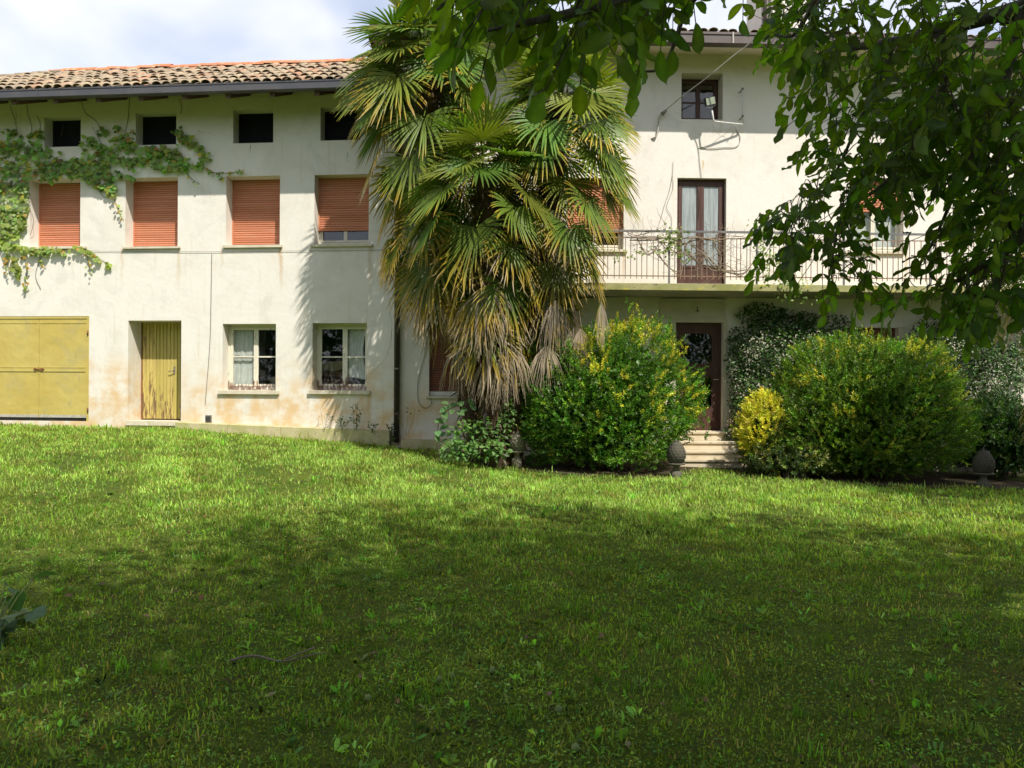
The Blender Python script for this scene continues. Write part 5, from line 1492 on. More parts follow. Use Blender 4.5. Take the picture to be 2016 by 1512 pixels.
# ------------------------------------------------------------------ boston ivy on the low house
def ivy():
    r = np.random.default_rng(61)
    b = HP('L', 10, 826, -0.03); base = np.array(H2W('L', (b[0], -0.03, b[1])))
    t = thing('wall_ivy', 'green creeper spread over the upper left of the low house', 'creeper', tuple(base))
    strokes = [  # pixel path, half width, number of leaves
        ([(-60, 300), (0, 285), (40, 292), (85, 300)], 26, 210), ([(-40, 330), (30, 330), (80, 335), (110, 345)], 22, 190),
        ([(-30, 370), (20, 365), (48, 370), (60, 400)], 26, 170), ([(-40, 420), (10, 420), (45, 430)], 30, 190), ([(-40, 460), (5, 455), (40, 450)], 20, 120),
        ([(85, 318), (130, 322), (180, 318), (215, 322)], 20, 190), ([(90, 340), (130, 335), (165, 342), (200, 338)], 9, 70),
        ([(55, 268), (75, 262), (88, 275)], 9, 26), ([(20, 262), (30, 256)], 6, 10),
        ([(165, 275), (190, 285), (205, 300)], 14, 60), ([(190, 258), (200, 252), (212, 262)], 8, 18), ([(222, 252), (232, 250)], 6, 12), ([(228, 275), (250, 280), (265, 290)], 15, 70), ([(258, 258), (262, 262)], 5, 6),
        ([(215, 300), (230, 310), (260, 318), (290, 315)], 14, 90), ([(290, 300), (320, 298), (345, 305)], 18, 130), ([(300, 325), (330, 330), (365, 325)], 12, 70),
        ([(345, 255), (356, 262), (362, 280), (372, 270)], 10, 50), ([(375, 285), (390, 290), (402, 305), (398, 320)], 9, 42), ([(350, 300), (375, 328), (398, 325)], 7, 34),
        ([(400, 328), (420, 340), (443, 353)], 4, 22), ([(425, 341), (450, 340), (476, 334)], 3, 16), ([(362, 335), (375, 350), (392, 365)], 3, 9),
        ([(168, 345), (185, 355), (200, 368), (222, 382)], 9, 55), ([(215, 330), (212, 350), (218, 370)], 10, 50), ([(225, 385), (230, 405), (240, 425), (243, 435)], 4, 16), ([(225, 340), (245, 345), (270, 355)], 8, 32),
        ([(-30, 482), (20, 484), (60, 492), (110, 492), (150, 488)], 8, 110), ([(150, 488), (175, 495), (195, 508), (218, 524)], 6, 34), ([(20, 495), (30, 520), (40, 550)], 7, 34), ([(48, 500), (52, 530), (50, 575)], 5, 22), ([(170, 498), (175, 518), (178, 540)], 4, 12), ([(75, 500), (80, 520), (90, 530)], 4, 9), ([(8, 500), (15, 540)], 4, 12), ([(60, 410), (66, 440), (60, 460)], 5, 22)]
    PX = []; stems = MB(); cols = []
    for path, hw, n in strokes:
        pts = np.array(path, float); seg = np.linalg.norm(np.diff(pts, axis=0), axis=1); cum = np.concatenate([[0], np.cumsum(seg)])
        q = r.uniform(0, cum[-1], int(n * 0.95))
        u = np.interp(q, cum, pts[:, 0]) + r.normal(0, hw * 0.5, len(q)); v = np.interp(q, cum, pts[:, 1]) + r.normal(0, hw * 0.5, len(q))
        tail = q / cum[-1]
        for i in range(len(q)): PX.append((u[i], v[i])); cols.append((hw, v[i], u[i]))
        sp = []
        for (a, b_) in path:
            s, z = HP('L', a + r.normal(0, 2), b_ + r.normal(0, 2), -0.012); sp.append((s, -0.012, z))
        stems.tube([H2W('L', p) for p in curve_pts(sp, 5)], 0.006 if hw > 8 else 0.004, 5)
    # bare upward shoots and the main old stems
    for path in ([(60, 272), (62, 250), (55, 225), (52, 205)], [(80, 262), (78, 240), (72, 228)], [(245, 268), (252, 235), (255, 190)], [(200, 262), (190, 240), (168, 222), (160, 200)], [(95, 300), (118, 320), (145, 335), (168, 345)], [(195, 330), (200, 300), (200, 285), (182, 250)],
                 [(-40, 500), (-10, 420), (10, 340), (40, 310), (90, 300)], [(35, 270), (30, 240), (20, 210)], [(355, 225), (358, 210), (352, 195)], [(185, 360), (205, 388), (222, 380)], [(120, 270), (125, 245)], [(85, 495), (70, 540), (80, 570)], [(-20, 826), (-30, 700), (-25, 600), (-30, 500)]):
        sp = []
        for (a, b_) in path:
            s, z = HP('L', a, b_, -0.012); sp.append((s, -0.012, z))
        stems.tube([H2W('L', p) for p in curve_pts(sp, 6)], 0.0045, 5)
    stems.build('stem', M_TWIG, t, tuple(base))['kind'] = 'stuff'
    PX = np.array(PX); n = len(PX)
    keep = np.ones(n, bool)
    for h in LA:      # leaves do not float in the open windows
        pass
    yoff = -0.03 - 0.09 * r.random(n)
    pos = np.array([H2W('L', (*(lambda q: (q[0], yoff[i], q[1]))(HP('L', PX[i, 0], PX[i, 1], yoff[i])),)) for i in range(n)])
    holes = LA + LF
    sz_ = np.array([HP('L', PX[i, 0], PX[i, 1], yoff[i]) for i in range(n)])
    for h in holes: keep &= ~((sz_[:, 0] > h[0] + 0.03) & (sz_[:, 0] < h[1] - 0.03) & (sz_[:, 1] > h[2] + 0.06) & (sz_[:, 1] < h[3] - 0.06))
    pos = pos[keep]; PX = PX[keep]; hw = np.array(cols)[keep, 0]; n = len(pos)
    Y = norm(np.array((0, -0.30, -1.0)) + 0.45 * r.standard_normal((n, 3)) * np.array((1, 0.4, 0.6)))
    X, Y, Z = axes(Y, norm(np.array((0.1, -1, 0.55)) + 0.35 * r.standard_normal((n, 3))))
    thin = (hw < 7)[:, None]; low_ = smooth(380, 500, PX[:, 1])[:, None]
    col = jit((0.190, 0.275, 0.065), n, 0.30, r); col = col * (1 - 0.5 * low_) + np.array((0.25, 0.26, 0.035)) * 0.5 * low_
    red = r.random(n) < np.where(hw < 6, 0.35, 0.08); col[red] = col[red] * np.array((1.9, 0.9, 0.8))
    size = r.uniform(0.055, 0.115, n) * np.where(hw < 6, 0.62, 1.0)
    leaf_parts(t, base, [lobed_leaf()], pos, X, Y, Z, size, col, M_LEAF, 300)
ivy()

# ------------------------------------------------------------------ bramble, sapling, railing vine, weeds
def mound(name, label, cat, items, seed, n, size, col, max_obj, stems=10, mat=None, tpl=None, upright=0.2, group=None):
    """leafy mound: items = (u, v, du, dv, Y, dy)"""
    r = np.random.default_rng(seed)
    area = np.array([i[2] * i[3] for i in items], float); pk = r.choice(len(items), n, p=area / area.sum())
    it = np.array(items, float)[pk]
    d = norm(r.standard_normal((n, 3))); rr = r.uniform(0.55, 1.0, n)
    u = it[:, 0] + d[:, 0] * rr * it[:, 2]; v = it[:, 1] - d[:, 2] * rr * it[:, 3]; Yv = it[:, 4] + d[:, 1] * rr * it[:, 5]
    pos = np.array([P(u[i], v[i], Yv[i]) for i in range(n)])
    gz = ground(pos[:, 0], pos[:, 1]); ok = pos[:, 2] > gz + 0.03; pos = pos[ok]; d = d[ok]; n = len(pos)
    c = pos.mean(0); base = np.array((c[0], c[1], float(ground(c[0], c[1]))))
    t = thing(name, label, cat, tuple(base), 0, group)
    Y = norm(d * np.array((1, 1, 0.3)) + np.array((0, -0.25, upright - 0.35)) + 0.45 * r.standard_normal((n, 3)))
    X, Y, Z = axes(Y, norm(np.array((0.1, -0.5, 1.0)) + 0.4 * r.standard_normal((n, 3))))
    leaf_parts(t, base, tpl or [oval_leaf(0.34), oval_leaf(0.30)], pos, X, Y, Z, r.uniform(*size, n), jit(col, n, 0.22, r), mat or M_LEAF, max_obj)
    m = MB()
    for k in range(stems):
        e = pos[r.integers(n)] - base; s0 = np.array((r.normal(0, 0.15), r.normal(0, 0.1), -0.03))
        m.tube(curve_pts([tuple(s0), tuple(0.5 * (s0 + e) + (0, 0, 0.22)), tuple(e)], 5), 0.006, 5)
    m.build('stem', M_TWIG, t)['kind'] = 'stuff'
    return t
mound('bramble_bush', 'low spreading bramble with pale leaves at the palm foot', 'bramble', [(935, 865, 60, 38, 14.0, 0.5), (900, 885, 32, 22, 13.8, 0.4), (970, 840, 40, 30, 14.2, 0.4), (960, 885, 45, 20, 13.7, 0.3), (985, 800, 22, 35, 14.3, 0.2), (1000, 815, 18, 22, 14.2, 0.2)], 71, 900, (0.06, 0.115), (0.115, 0.215, 0.055), 200, 14)
def sapling():
    r = np.random.default_rng(73)
    f = P(864, 882, 14.1); f[2] = float(ground(f[0], f[1]))
    t = thing('young_sapling', 'slender sapling with broad pale leaves before the brown shutter', 'sapling', tuple(f))
    pth = [P(865, 880, 14.1), P(862, 850, 14.1), P(866, 825, 14.1), P(880, 808, 14.1), P(900, 800, 14.1), P(925, 797, 14.1)]
    pth[0][2] = f[2] - 0.02
    m = MB(); cp = curve_pts([tuple(p - f) for p in pth], 6); m.tube(cp, [0.010 - 0.00022 * i for i in range(len(cp))], 6); m.build('stem', M_TWIG, t)
    ps = []; dirs = []
    for (u, v) in ((870, 800), (882, 802), (872, 812), (858, 825), (866, 828), (875, 826), (890, 800), (900, 795), (893, 806), (910, 803), (920, 790), (928, 788), (884, 838), (872, 838), (905, 790), (915, 806), (862, 848), (866, 858), (858, 856), (930, 800), (868, 792), (900, 810)):
        p = P(u, v, 14.1 + r.normal(0, 0.12)); ps.append(p); dirs.append((r.normal(0, 0.6), -0.5 + r.normal(0, 0.4), -0.35 + r.normal(0, 0.3)))
    n = len(ps); X, Y, Z = axes(np.array(dirs), norm(np.array((0, -0.6, 1.0)) + 0.3 * r.standard_normal((n, 3))))
    leaf_parts(t, f, [oval_leaf(0.36)], np.array(ps), X, Y, Z, r.uniform(0.13, 0.19, n), jit((0.10, 0.19, 0.065), n, 0.15, r), M_LEAF, 40)
sapling()

def railing_vine():
    r = np.random.default_rng(77)
    q = HP('R', 1330, 540, RY); base = np.array(H2W('R', (q[0], RY, zs_t)))
    t = thing('railing_vine', 'tangled half-dry vine twisted through the balcony railing before the brown door', 'climber', tuple(base))
    m = MB()
    def W(u, v, y):
        s, z = HP('R', u, v, RY + y); return tuple(np.array(H2W('R', (s, RY + y, z))) - base)
    main = [[(1235, 464), (1265, 468), (1300, 466), (1330, 470), (1360, 466), (1400, 470), (1440, 468), (1480, 470), (1500, 480)], [(1240, 470), (1280, 474), (1320, 468), (1345, 478), (1375, 470), (1420, 474)], [(1290, 490), (1315, 520), (1335, 535), (1350, 520), (1380, 500), (1400, 525), (1425, 535), (1460, 540), (1480, 520), (1492, 495)],
            [(1345, 480), (1352, 500), (1375, 515), (1400, 530), (1430, 528), (1455, 541), (1475, 530)], [(1410, 462), (1405, 480), (1418, 500), (1422, 520), (1415, 535)], [(1255, 470), (1270, 500), (1285, 495), (1300, 480)], [(1300, 475), (1320, 500), (1350, 506), (1375, 515)],
            [(1235, 458), (1255, 462), (1300, 455), (1345, 460)], [(1360, 480), (1380, 495), (1395, 512), (1410, 528)]]
    for pth in main:
        for rep in range(2):
            pts = [W(u + r.normal(0, 3), v + r.normal(0, 3), r.uniform(-0.06, 0.06)) for u, v in pth]
            cp = curve_pts(pts, 5); m.tube(cp, r.uniform(0.006, 0.012), 5)
    ends = []
    for k in range(230):
        pth = main[r.integers(len(main))]; u, v = pth[r.integers(len(pth))]; u += r.normal(0, 14); v += r.normal(0, 5)
        if r.random() < 0.45: u = r.normal(1395, 32); v = r.normal(492, 22)
        dx, dy = r.normal(0, 14), r.normal(-6, 13); y = r.uniform(-0.08, 0.08)
        pts = [W(u, v, y), W(u + dx * 0.5 + r.normal(0, 4), v + dy * 0.5, y + r.normal(0, 0.03)), W(u + dx, v + dy, y + r.normal(0, 0.05)), W(u + dx * 1.2 + r.normal(0, 3), v + dy * 1.3 - 2, y)]
        m.tube(curve_pts(pts, 3), r.uniform(0.002, 0.0045), 4); ends.append((u + dx, v + dy))
    m.build('stem', M_VINE, t)['kind'] = 'stuff'
    PXs = []
    for (u, v, du, dv, n) in ((1320, 470, 22, 18, 90), (1335, 457, 14, 8, 30), (1322, 490, 18, 14, 45), (1345, 500, 22, 14, 40), (1300, 492, 18, 8, 20), (1500, 455, 18, 25, 80), (1510, 500, 22, 35, 120), (1545, 545, 35, 25, 130), (1570, 575, 30, 22, 70), (1500, 540, 20, 20, 40), (1250, 500, 25, 12, 25), (1215, 508, 12, 10, 14)):
        for i in range(n): PXs.append((u + r.normal(0, du * 0.55), v + r.normal(0, dv * 0.55)))
    pos = np.array([np.array(W(u, v, r.uniform(-0.12, 0.1))) + base for u, v in PXs]); n = len(pos)
    X, Y, Z = axes(norm(r.standard_normal((n, 3)) + np.array((0, -0.3, -0.3))), norm(np.array((0, -0.7, 0.8)) + 0.6 * r.standard_normal((n, 3))))
    leaf_parts(t, base, [oval_leaf(0.33)], pos, X, Y, Z, r.uniform(0.045, 0.08, n), jit((0.19, 0.25, 0.07), n, 0.2, r), M_LEAF, 120)
railing_vine()

def weed(label, u, v, h_px, Y_side, seed, n=14, spread=14, thin=False):
    r = np.random.default_rng(seed)
    s, z = HP(Y_side, u, v, -0.20); base = np.array(H2W(Y_side, (s, -0.20, z)))
    t = thing('wall_weed', label, 'weed', tuple(base), 0, 'weeds along the foot of the low house')
    sc = 16.3 / FPX; m = MB(); ps = []
    for k in range(4 if not thin else 3):
        e = np.array((r.normal(0, spread * 0.5) * sc, r.normal(0, 0.05), h_px * sc * r.uniform(0.6, 1.0)))
        cp = curve_pts([(r.normal(0, 0.02), 0, -0.05), tuple(e * 0.5 + (r.normal(0, 0.02), 0, 0)), tuple(e)], 5); m.tube(cp, 0.004, 4)
        for j in range(n // 3): ps.append(base + np.array(cp[r.integers(2, len(cp))]) + r.normal(0, 0.03, 3))
    m.build('stem', M_VINE if thin else M_TWIG, t)['kind'] = 'stuff'
    pos = np.array(ps); n = len(pos)
    X, Y, Z = axes(norm(r.standard_normal((n, 3)) + (0, -0.3, 0.2)), norm(np.array((0, -0.7, 0.8)) + 0.5 * r.standard_normal((n, 3))))
    leaf_parts(t, base, [oval_leaf(0.26)], pos, X, Y, Z, r.uniform(0.03, 0.07, n), jit((0.07, 0.12, 0.03) if not thin else (0.20, 0.15, 0.08), n, 0.25, r), M_LEAF, 12)
weed('leafy weed standing tallest on the ledge below the window by the downpipe', 699, 842, 52, 'L', 81, 40)
weed('bushy weed on the ledge left of the tallest weed', 674, 842, 28, 'L', 82, 40, 26)
weed('small green weed on the ledge nearest the downpipe', 734, 847, 16, 'L', 83, 20, 12)
weed('green weed tuft growing at the foot of the black downpipe', 772, 868, 32, 'L', 84, 36, 12)
weed('dry thin weed leaning on the ledge under the left pane', 640, 841, 36, 'L', 85, 8, 20, True)
weed('dry branching weed stalk right of the black downpipe', 800, 852, 48, 'L', 86, 6, 22, True)

def burdock():
    r = np.random.default_rng(91)
    p = gp(-8, 1258)
    t = thing('broad_leaf_plant', 'dark broad-leaved plant at the left edge of the lawn', 'plant', tuple(p))
    n = 30; a = r.uniform(0, 6.28, n); el = r.uniform(0.1, 1.1, n); ln = r.uniform(0.12, 0.42, n)
    d = np.stack([np.cos(a) * np.cos(el), np.sin(a) * np.cos(el), np.sin(el)], 1); pos = p + d * ln[:, None]
    Y = norm(d * np.array((1, 1, 0)) + np.array((0, 0, -0.25)) + 0.2 * r.standard_normal((n, 3)))
    X, Y, Z = axes(Y, norm(np.array((0, 0, 1)) + 0.45 * r.standard_normal((n, 3))))
    leaf_parts(t, p, [lobed_leaf(), oval_leaf(0.42)], pos, X, Y, Z, r.uniform(0.08, 0.16, n), jit((0.05, 0.095, 0.032), n, 0.2, r), M_LEAF, 60)
    m = MB()
    for i in range(n): m.tube([(r.normal(0, 0.03), r.normal(0, 0.03), -0.02), tuple(d[i] * ln[i] * 0.6 + (0, 0, 0.04)), tuple(pos[i] - p)], 0.005, 4)
    m.build('stem', M_NUT, t)['kind'] = 'stuff'
burdock()

# ------------------------------------------------------------------ walnut tree over the camera
def walnut():
    r = np.random.default_rng(101)
    root = np.array((5.2, -0.6, 0.0)); root[2] = float(ground(root[0], root[1]))
    t = thing('walnut_tree', 'big walnut tree whose leafy branches hang in from above right', 'tree', tuple(root))
    fork = root + np.array((-0.3, 0.3, 3.4))
    m = MB(); m.tube(curve_pts([tuple(np.array((0, 0, -0.3))), (0.03, 0.05, 1.5), tuple(fork - root), (-0.2, 0.6, 5.5), (-0.5, 0.8, 8.0)], 5), list(np.linspace(0.34, 0.10, 21)), 14)
    m.build('trunk', M_BARK, t)
    # branches: (list of points, radius at start, radius at end)
    br = [([fork, (4.6, 1.6, 3.75), P(2090, -10, 4.1), P(2016, 14, 4.15), P(1880, 52, 4.3), P(1760, 82, 4.5), P(1650, 98, 4.8), P(1560, 125, 5.0)], 0.10, 0.010),
          ([fork, (4.9, 2.0, 3.0), P(2120, 380, 4.0), P(2016, 465, 4.1), P(1960, 508, 4.2), P(1900, 545, 4.3), P(1850, 575, 4.4)], 0.07, 0.006),
          ([P(1850, 62, 4.33), P(1862, 120, 4.4), P(1850, 200, 4.5), P(1800, 300, 4.6), P(1730, 370, 4.7), P(1660, 420, 4.8), P(1640, 500, 4.8), P(1630, 560, 4.8)], 0.03, 0.005),
          ([P(1760, 82, 4.5), P(1730, 160, 4.6), P(1690, 240, 4.7), P(1650, 330, 4.8), P(1600, 400, 4.9), P(1550, 440, 5.0)], 0.022, 0.004),
          ([P(2010, 20, 4.15), P(1990, 130, 4.2), P(1940, 250, 4.3), P(1880, 380, 4.4), P(1840, 470, 4.4), P(1800, 540, 4.4)], 0.03, 0.005),
          ([fork, (4.2, 1.6, 4.4), P(1700, -260, 3.3), P(1480, -140, 2.8), P(1300, -40, 2.5), P(1180, 10, 2.35), P(1060, 40, 2.25), P(960, 60, 2.2)], 0.07, 0.005),
          ([P(1480, -140, 2.8), P(1400, -40, 2.9), P(1350, 20, 3.0), P(1330, 80, 3.05), P(1300, 135, 3.1), P(1240, 140, 3.1)], 0.02, 0.004),
          ([P(1300, -40, 2.5), P(1130, -60, 2.3), P(1000, -50, 2.2), P(900, -10, 2.2), P(860, 20, 2.2)], 0.02, 0.004),
          ([P(1700, -260, 3.3), P(1640, -60, 3.8), P(1600, 10, 4.2), P(1560, 70, 4.4), P(1500, 60, 4.5)], 0.03, 0.005),
          ([P(2090, -10, 4.1), P(2080, 150, 4.0), P(2040, 330, 4.0), P(1990, 480, 4.0), P(1960, 600, 4.05)], 0.03, 0.005)]
    BP = []
    for pts, r0, r1 in br:
        pts = [np.array(p, float) for p in pts]
        cp = curve_pts([tuple(p) for p in pts], 7); n = len(cp)
        m = MB(); m.tube([tuple(np.array(p) - root) for p in cp], [r0 + (r1 - r0) * (i / (n - 1)) ** 0.6 for i in range(n)], 8)
        m.build('branch', M_BARK, t); BP += cp
    BP = np.array(BP)
    # leaf clusters (u, v, du, dv, near, far, compound leaves)
    reg = [(1700, 60, 190, 80, 3.6, 5.2, 46), (1900, 160, 130, 120, 3.5, 5.0, 60), (1760, 210, 130, 110, 3.7, 5.2, 50), (1680, 300, 80, 80, 3.9, 5.2, 22), (1840, 330, 120, 90, 3.7, 5.2, 44), (1960, 330, 90, 120, 3.5, 4.8, 50),
           (1620, 160, 60, 80, 4.0, 5.2, 13), (1560, 60, 50, 70, 4.0, 5.0, 12), (1610, 440, 70, 50, 4.0, 5.0, 17), (1570, 500, 50, 40, 4.2, 5.0, 10), (1650, 560, 60, 55, 4.2, 4.9, 13), (1540, 450, 25, 20, 4.2, 5.0, 4),
           (1720, 410, 70, 40, 4.0, 4.9, 10), (1960, 480, 80, 90, 3.6, 4.8, 26), (1960, 590, 80, 70, 3.7, 4.6, 22), (1860, 500, 55, 50, 4.0, 4.7, 7), (1830, 580, 50, 40, 3.9, 4.6, 7), (1900, 630, 60, 40, 3.9, 4.5, 9),
           (1070, 40, 120, 60, 2.0, 2.8, 26), (1160, 90, 60, 40, 2.1, 2.6, 8), (960, 20, 60, 40, 2.2, 2.8, 10), (1250, 20, 90, 45, 2.4, 3.3, 16), (1330, 10, 60, 35, 2.6, 3.4, 8), (880, 0, 25, 20, 2.5, 3.0, 4), (1280, 95, 40, 30, 2.6, 3.3, 5), (1430, -10, 60, 20, 3.0, 3.8, 3), (1980, 40, 60, 60, 3.5, 4.6, 8),
           (1800, -80, 250, 70, 3.4, 5.0, 26), (1200, -90, 300, 60, 2.0, 3.0, 18), (2130, 250, 100, 250, 3.2, 4.6, 40)]
    pos = []; Yd = []; Zh = []; size = []; col = []; tw = MB()
    hubs = []
    for (u, v, du, dv, n0, n1, cnt) in reg:
        for c in range(int(cnt * (1.25 if u > 1450 else 0.95))):
            a = r.uniform(0, 6.28); q = math.sqrt(r.random())
            hubs.append(P(u + math.cos(a) * q * du, v + math.sin(a) * q * dv - 150.0 / (0.5 * (n0 + n1)), r.uniform(n0, n1)))
    hubs = np.array(hubs); dd = np.array([np.min(((BP - h_) ** 2).sum(1)) for h_ in hubs])
    for hub in hubs[np.argsort(dd)]:
        if True:
            j = int(np.argmin(((BP - hub) ** 2).sum(1))); bp = BP[j]      # twig grows from the nearest wood
            away = hub - bp; dist = np.linalg.norm(away)
            BP = np.vstack([BP, [bp + away * 0.5, hub - norm(away) * 0.05]])
            ln = r.uniform(0.16, 0.30)
            rd = norm(norm(away) * 0.55 + np.array((-0.32, 0.0, -0.55)) + 0.35 * r.standard_normal(3))
            s0 = hub - rd * ln * 0.35; end = s0 + rd * ln + np.array((0, 0, -0.05))
            tw.tube(curve_pts([tuple(bp - root), tuple(0.5 * (bp + s0) - root + np.array((0, 0, 0.03))), tuple(s0 - root), tuple(end - root)], 3), [0.0035] * 6 + [0.002] * 4, 4)
            sd = norm(np.cross(rd, np.array((0, 0.25, 1.0)))); nn = norm(np.cross(sd, rd))
            k = int(r.choice([5, 5, 7, 7])); pair = (k - 1) // 2
            base_c = np.array((0.050, 0.088, 0.010)) * r.uniform(0.65, 1.5) * np.array((r.uniform(0.8, 1.3), 1, 1))
            for i in range(pair):
                f = 0.25 + 0.65 * i / max(1, pair - 1) if pair > 1 else 0.5
                pp = s0 + rd * ln * f
                for sg in (-1, 1):
                    d = norm(sd * sg * 0.9 + rd * 0.45 + np.array((0, 0, -0.50)) + 0.22 * r.standard_normal(3))
                    pos.append(pp); Yd.append(d); Zh.append(norm(nn + 0.45 * r.standard_normal(3))); size.append(r.uniform(0.058, 0.116) * (0.82 + 0.28 * f)); col.append(base_c * r.uniform(0.85, 1.15))
            pos.append(end); Yd.append(norm(rd + np.array((0, 0, -0.35)) + 0.15 * r.standard_normal(3))); Zh.append(norm(nn + 0.3 * r.standard_normal(3))); size.append(r.uniform(0.085, 0.12)); col.append(base_c)
    tw.build('twig', M_TWIG, t)['kind'] = 'stuff'
    pos = np.array(pos); X, Y, Z = axes(np.array(Yd), np.array(Zh)); size = np.array(size); col = np.array(col)
    vs = [walnut_leaf(0.10, 0.25, 0.2, 0.08), walnut_leaf(0.25, 0.35, -0.4, -0.10, 1.1, 0.3), walnut_leaf(0.45, 0.2, 0.5, 0.05, 0.9), walnut_leaf(0.18, 0.55, -0.2, -0.05, 0.85, 0.25), walnut_leaf(-0.12, 0.35, 0.6, 0.12, 1.0, 0.4), walnut_leaf(0.60, 0.4, -0.7, -0.12, 0.95, 0.2), walnut_leaf(0.05, 0.15, 0.1, 0.0, 1.15, 0.35)]
    # nearest leaves in view first
    u = pos[:, 0] / np.maximum(pos[:, 1], 0.3); w = (pos[:, 2] - EYE) / np.maximum(pos[:, 1], 0.3)
    inview = (np.abs(u) < 0.66) & (w < 0.50)
    score = np.where(inview, size / np.linalg.norm(pos - np.array((0, 0, EYE)), axis=1), -1)
    leaf_parts(t, root, vs, pos, X, Y, Z, size, col, M_WALNUT, 300, 'leaf', 'foliage', np.argsort(-score))
    # the crown overhead, out of the frame, that shades the lawn
    n = 60000
    c = []
    for (cx, cy, cz, rx, ry, rz, share) in ((4.6, -0.4, 8.2, 5.6, 5.4, 3.2, 0.60), (0.9, -2.8, 7.8, 4.8, 4.6, 3.0, 0.26), (12.0, 6.3, 8.5, 3.4, 3.6, 3.4, 0.14)):
        k = int(n * share); d = norm(r.standard_normal((k, 3))); rr = r.uniform(0.0, 1.0, k) ** 0.74
        c.append(np.array((cx, cy, cz)) + d * rr[:, None] * np.array((rx, ry, rz)))
    p = np.vstack(c)
    clump = vnoise(p, 1.1, 5); p = p[clump > 0.38 + 0.05 * r.random(len(p))]
    out = ~((p[:, 1] > 0.1) & (np.abs(p[:, 0]) < 0.80 * p[:, 1] + 0.4) & ((p[:, 2] - EYE) < 0.58 * p[:, 1] + 0.3)); p = p[out]; n = len(p)
    X, Y, Z = axes(norm(r.standard_normal((n, 3)) + (0, 0, -0.5)), norm(np.array((0, 0, 1)) + 0.5 * r.standard_normal((n, 3))))
    v, f, cc = scatter(KITE, p, X, Y, Z, r.uniform(0.16, 0.26, n), jit((0.045, 0.09, 0.013), n, 0.2, r), 0.55)
    o = obj('crown', mesh_np('crown', v - root, f, M_WALNUT, cc), t); o['kind'] = 'stuff'
    m = MB()
    for i in range(26):
        e = p[r.integers(n)]; s0 = np.array((4.9, 0.1, r.uniform(3.6, 8.0)))
        m.tube(curve_pts([tuple(s0 - root), tuple(0.5 * (s0 + e) - root + np.array((0, 0, 0.3))), tuple(e - root)], 5), list(np.linspace(0.06, 0.012, 11)), 6)
    m.build('limb', M_BARK, t)
walnut()

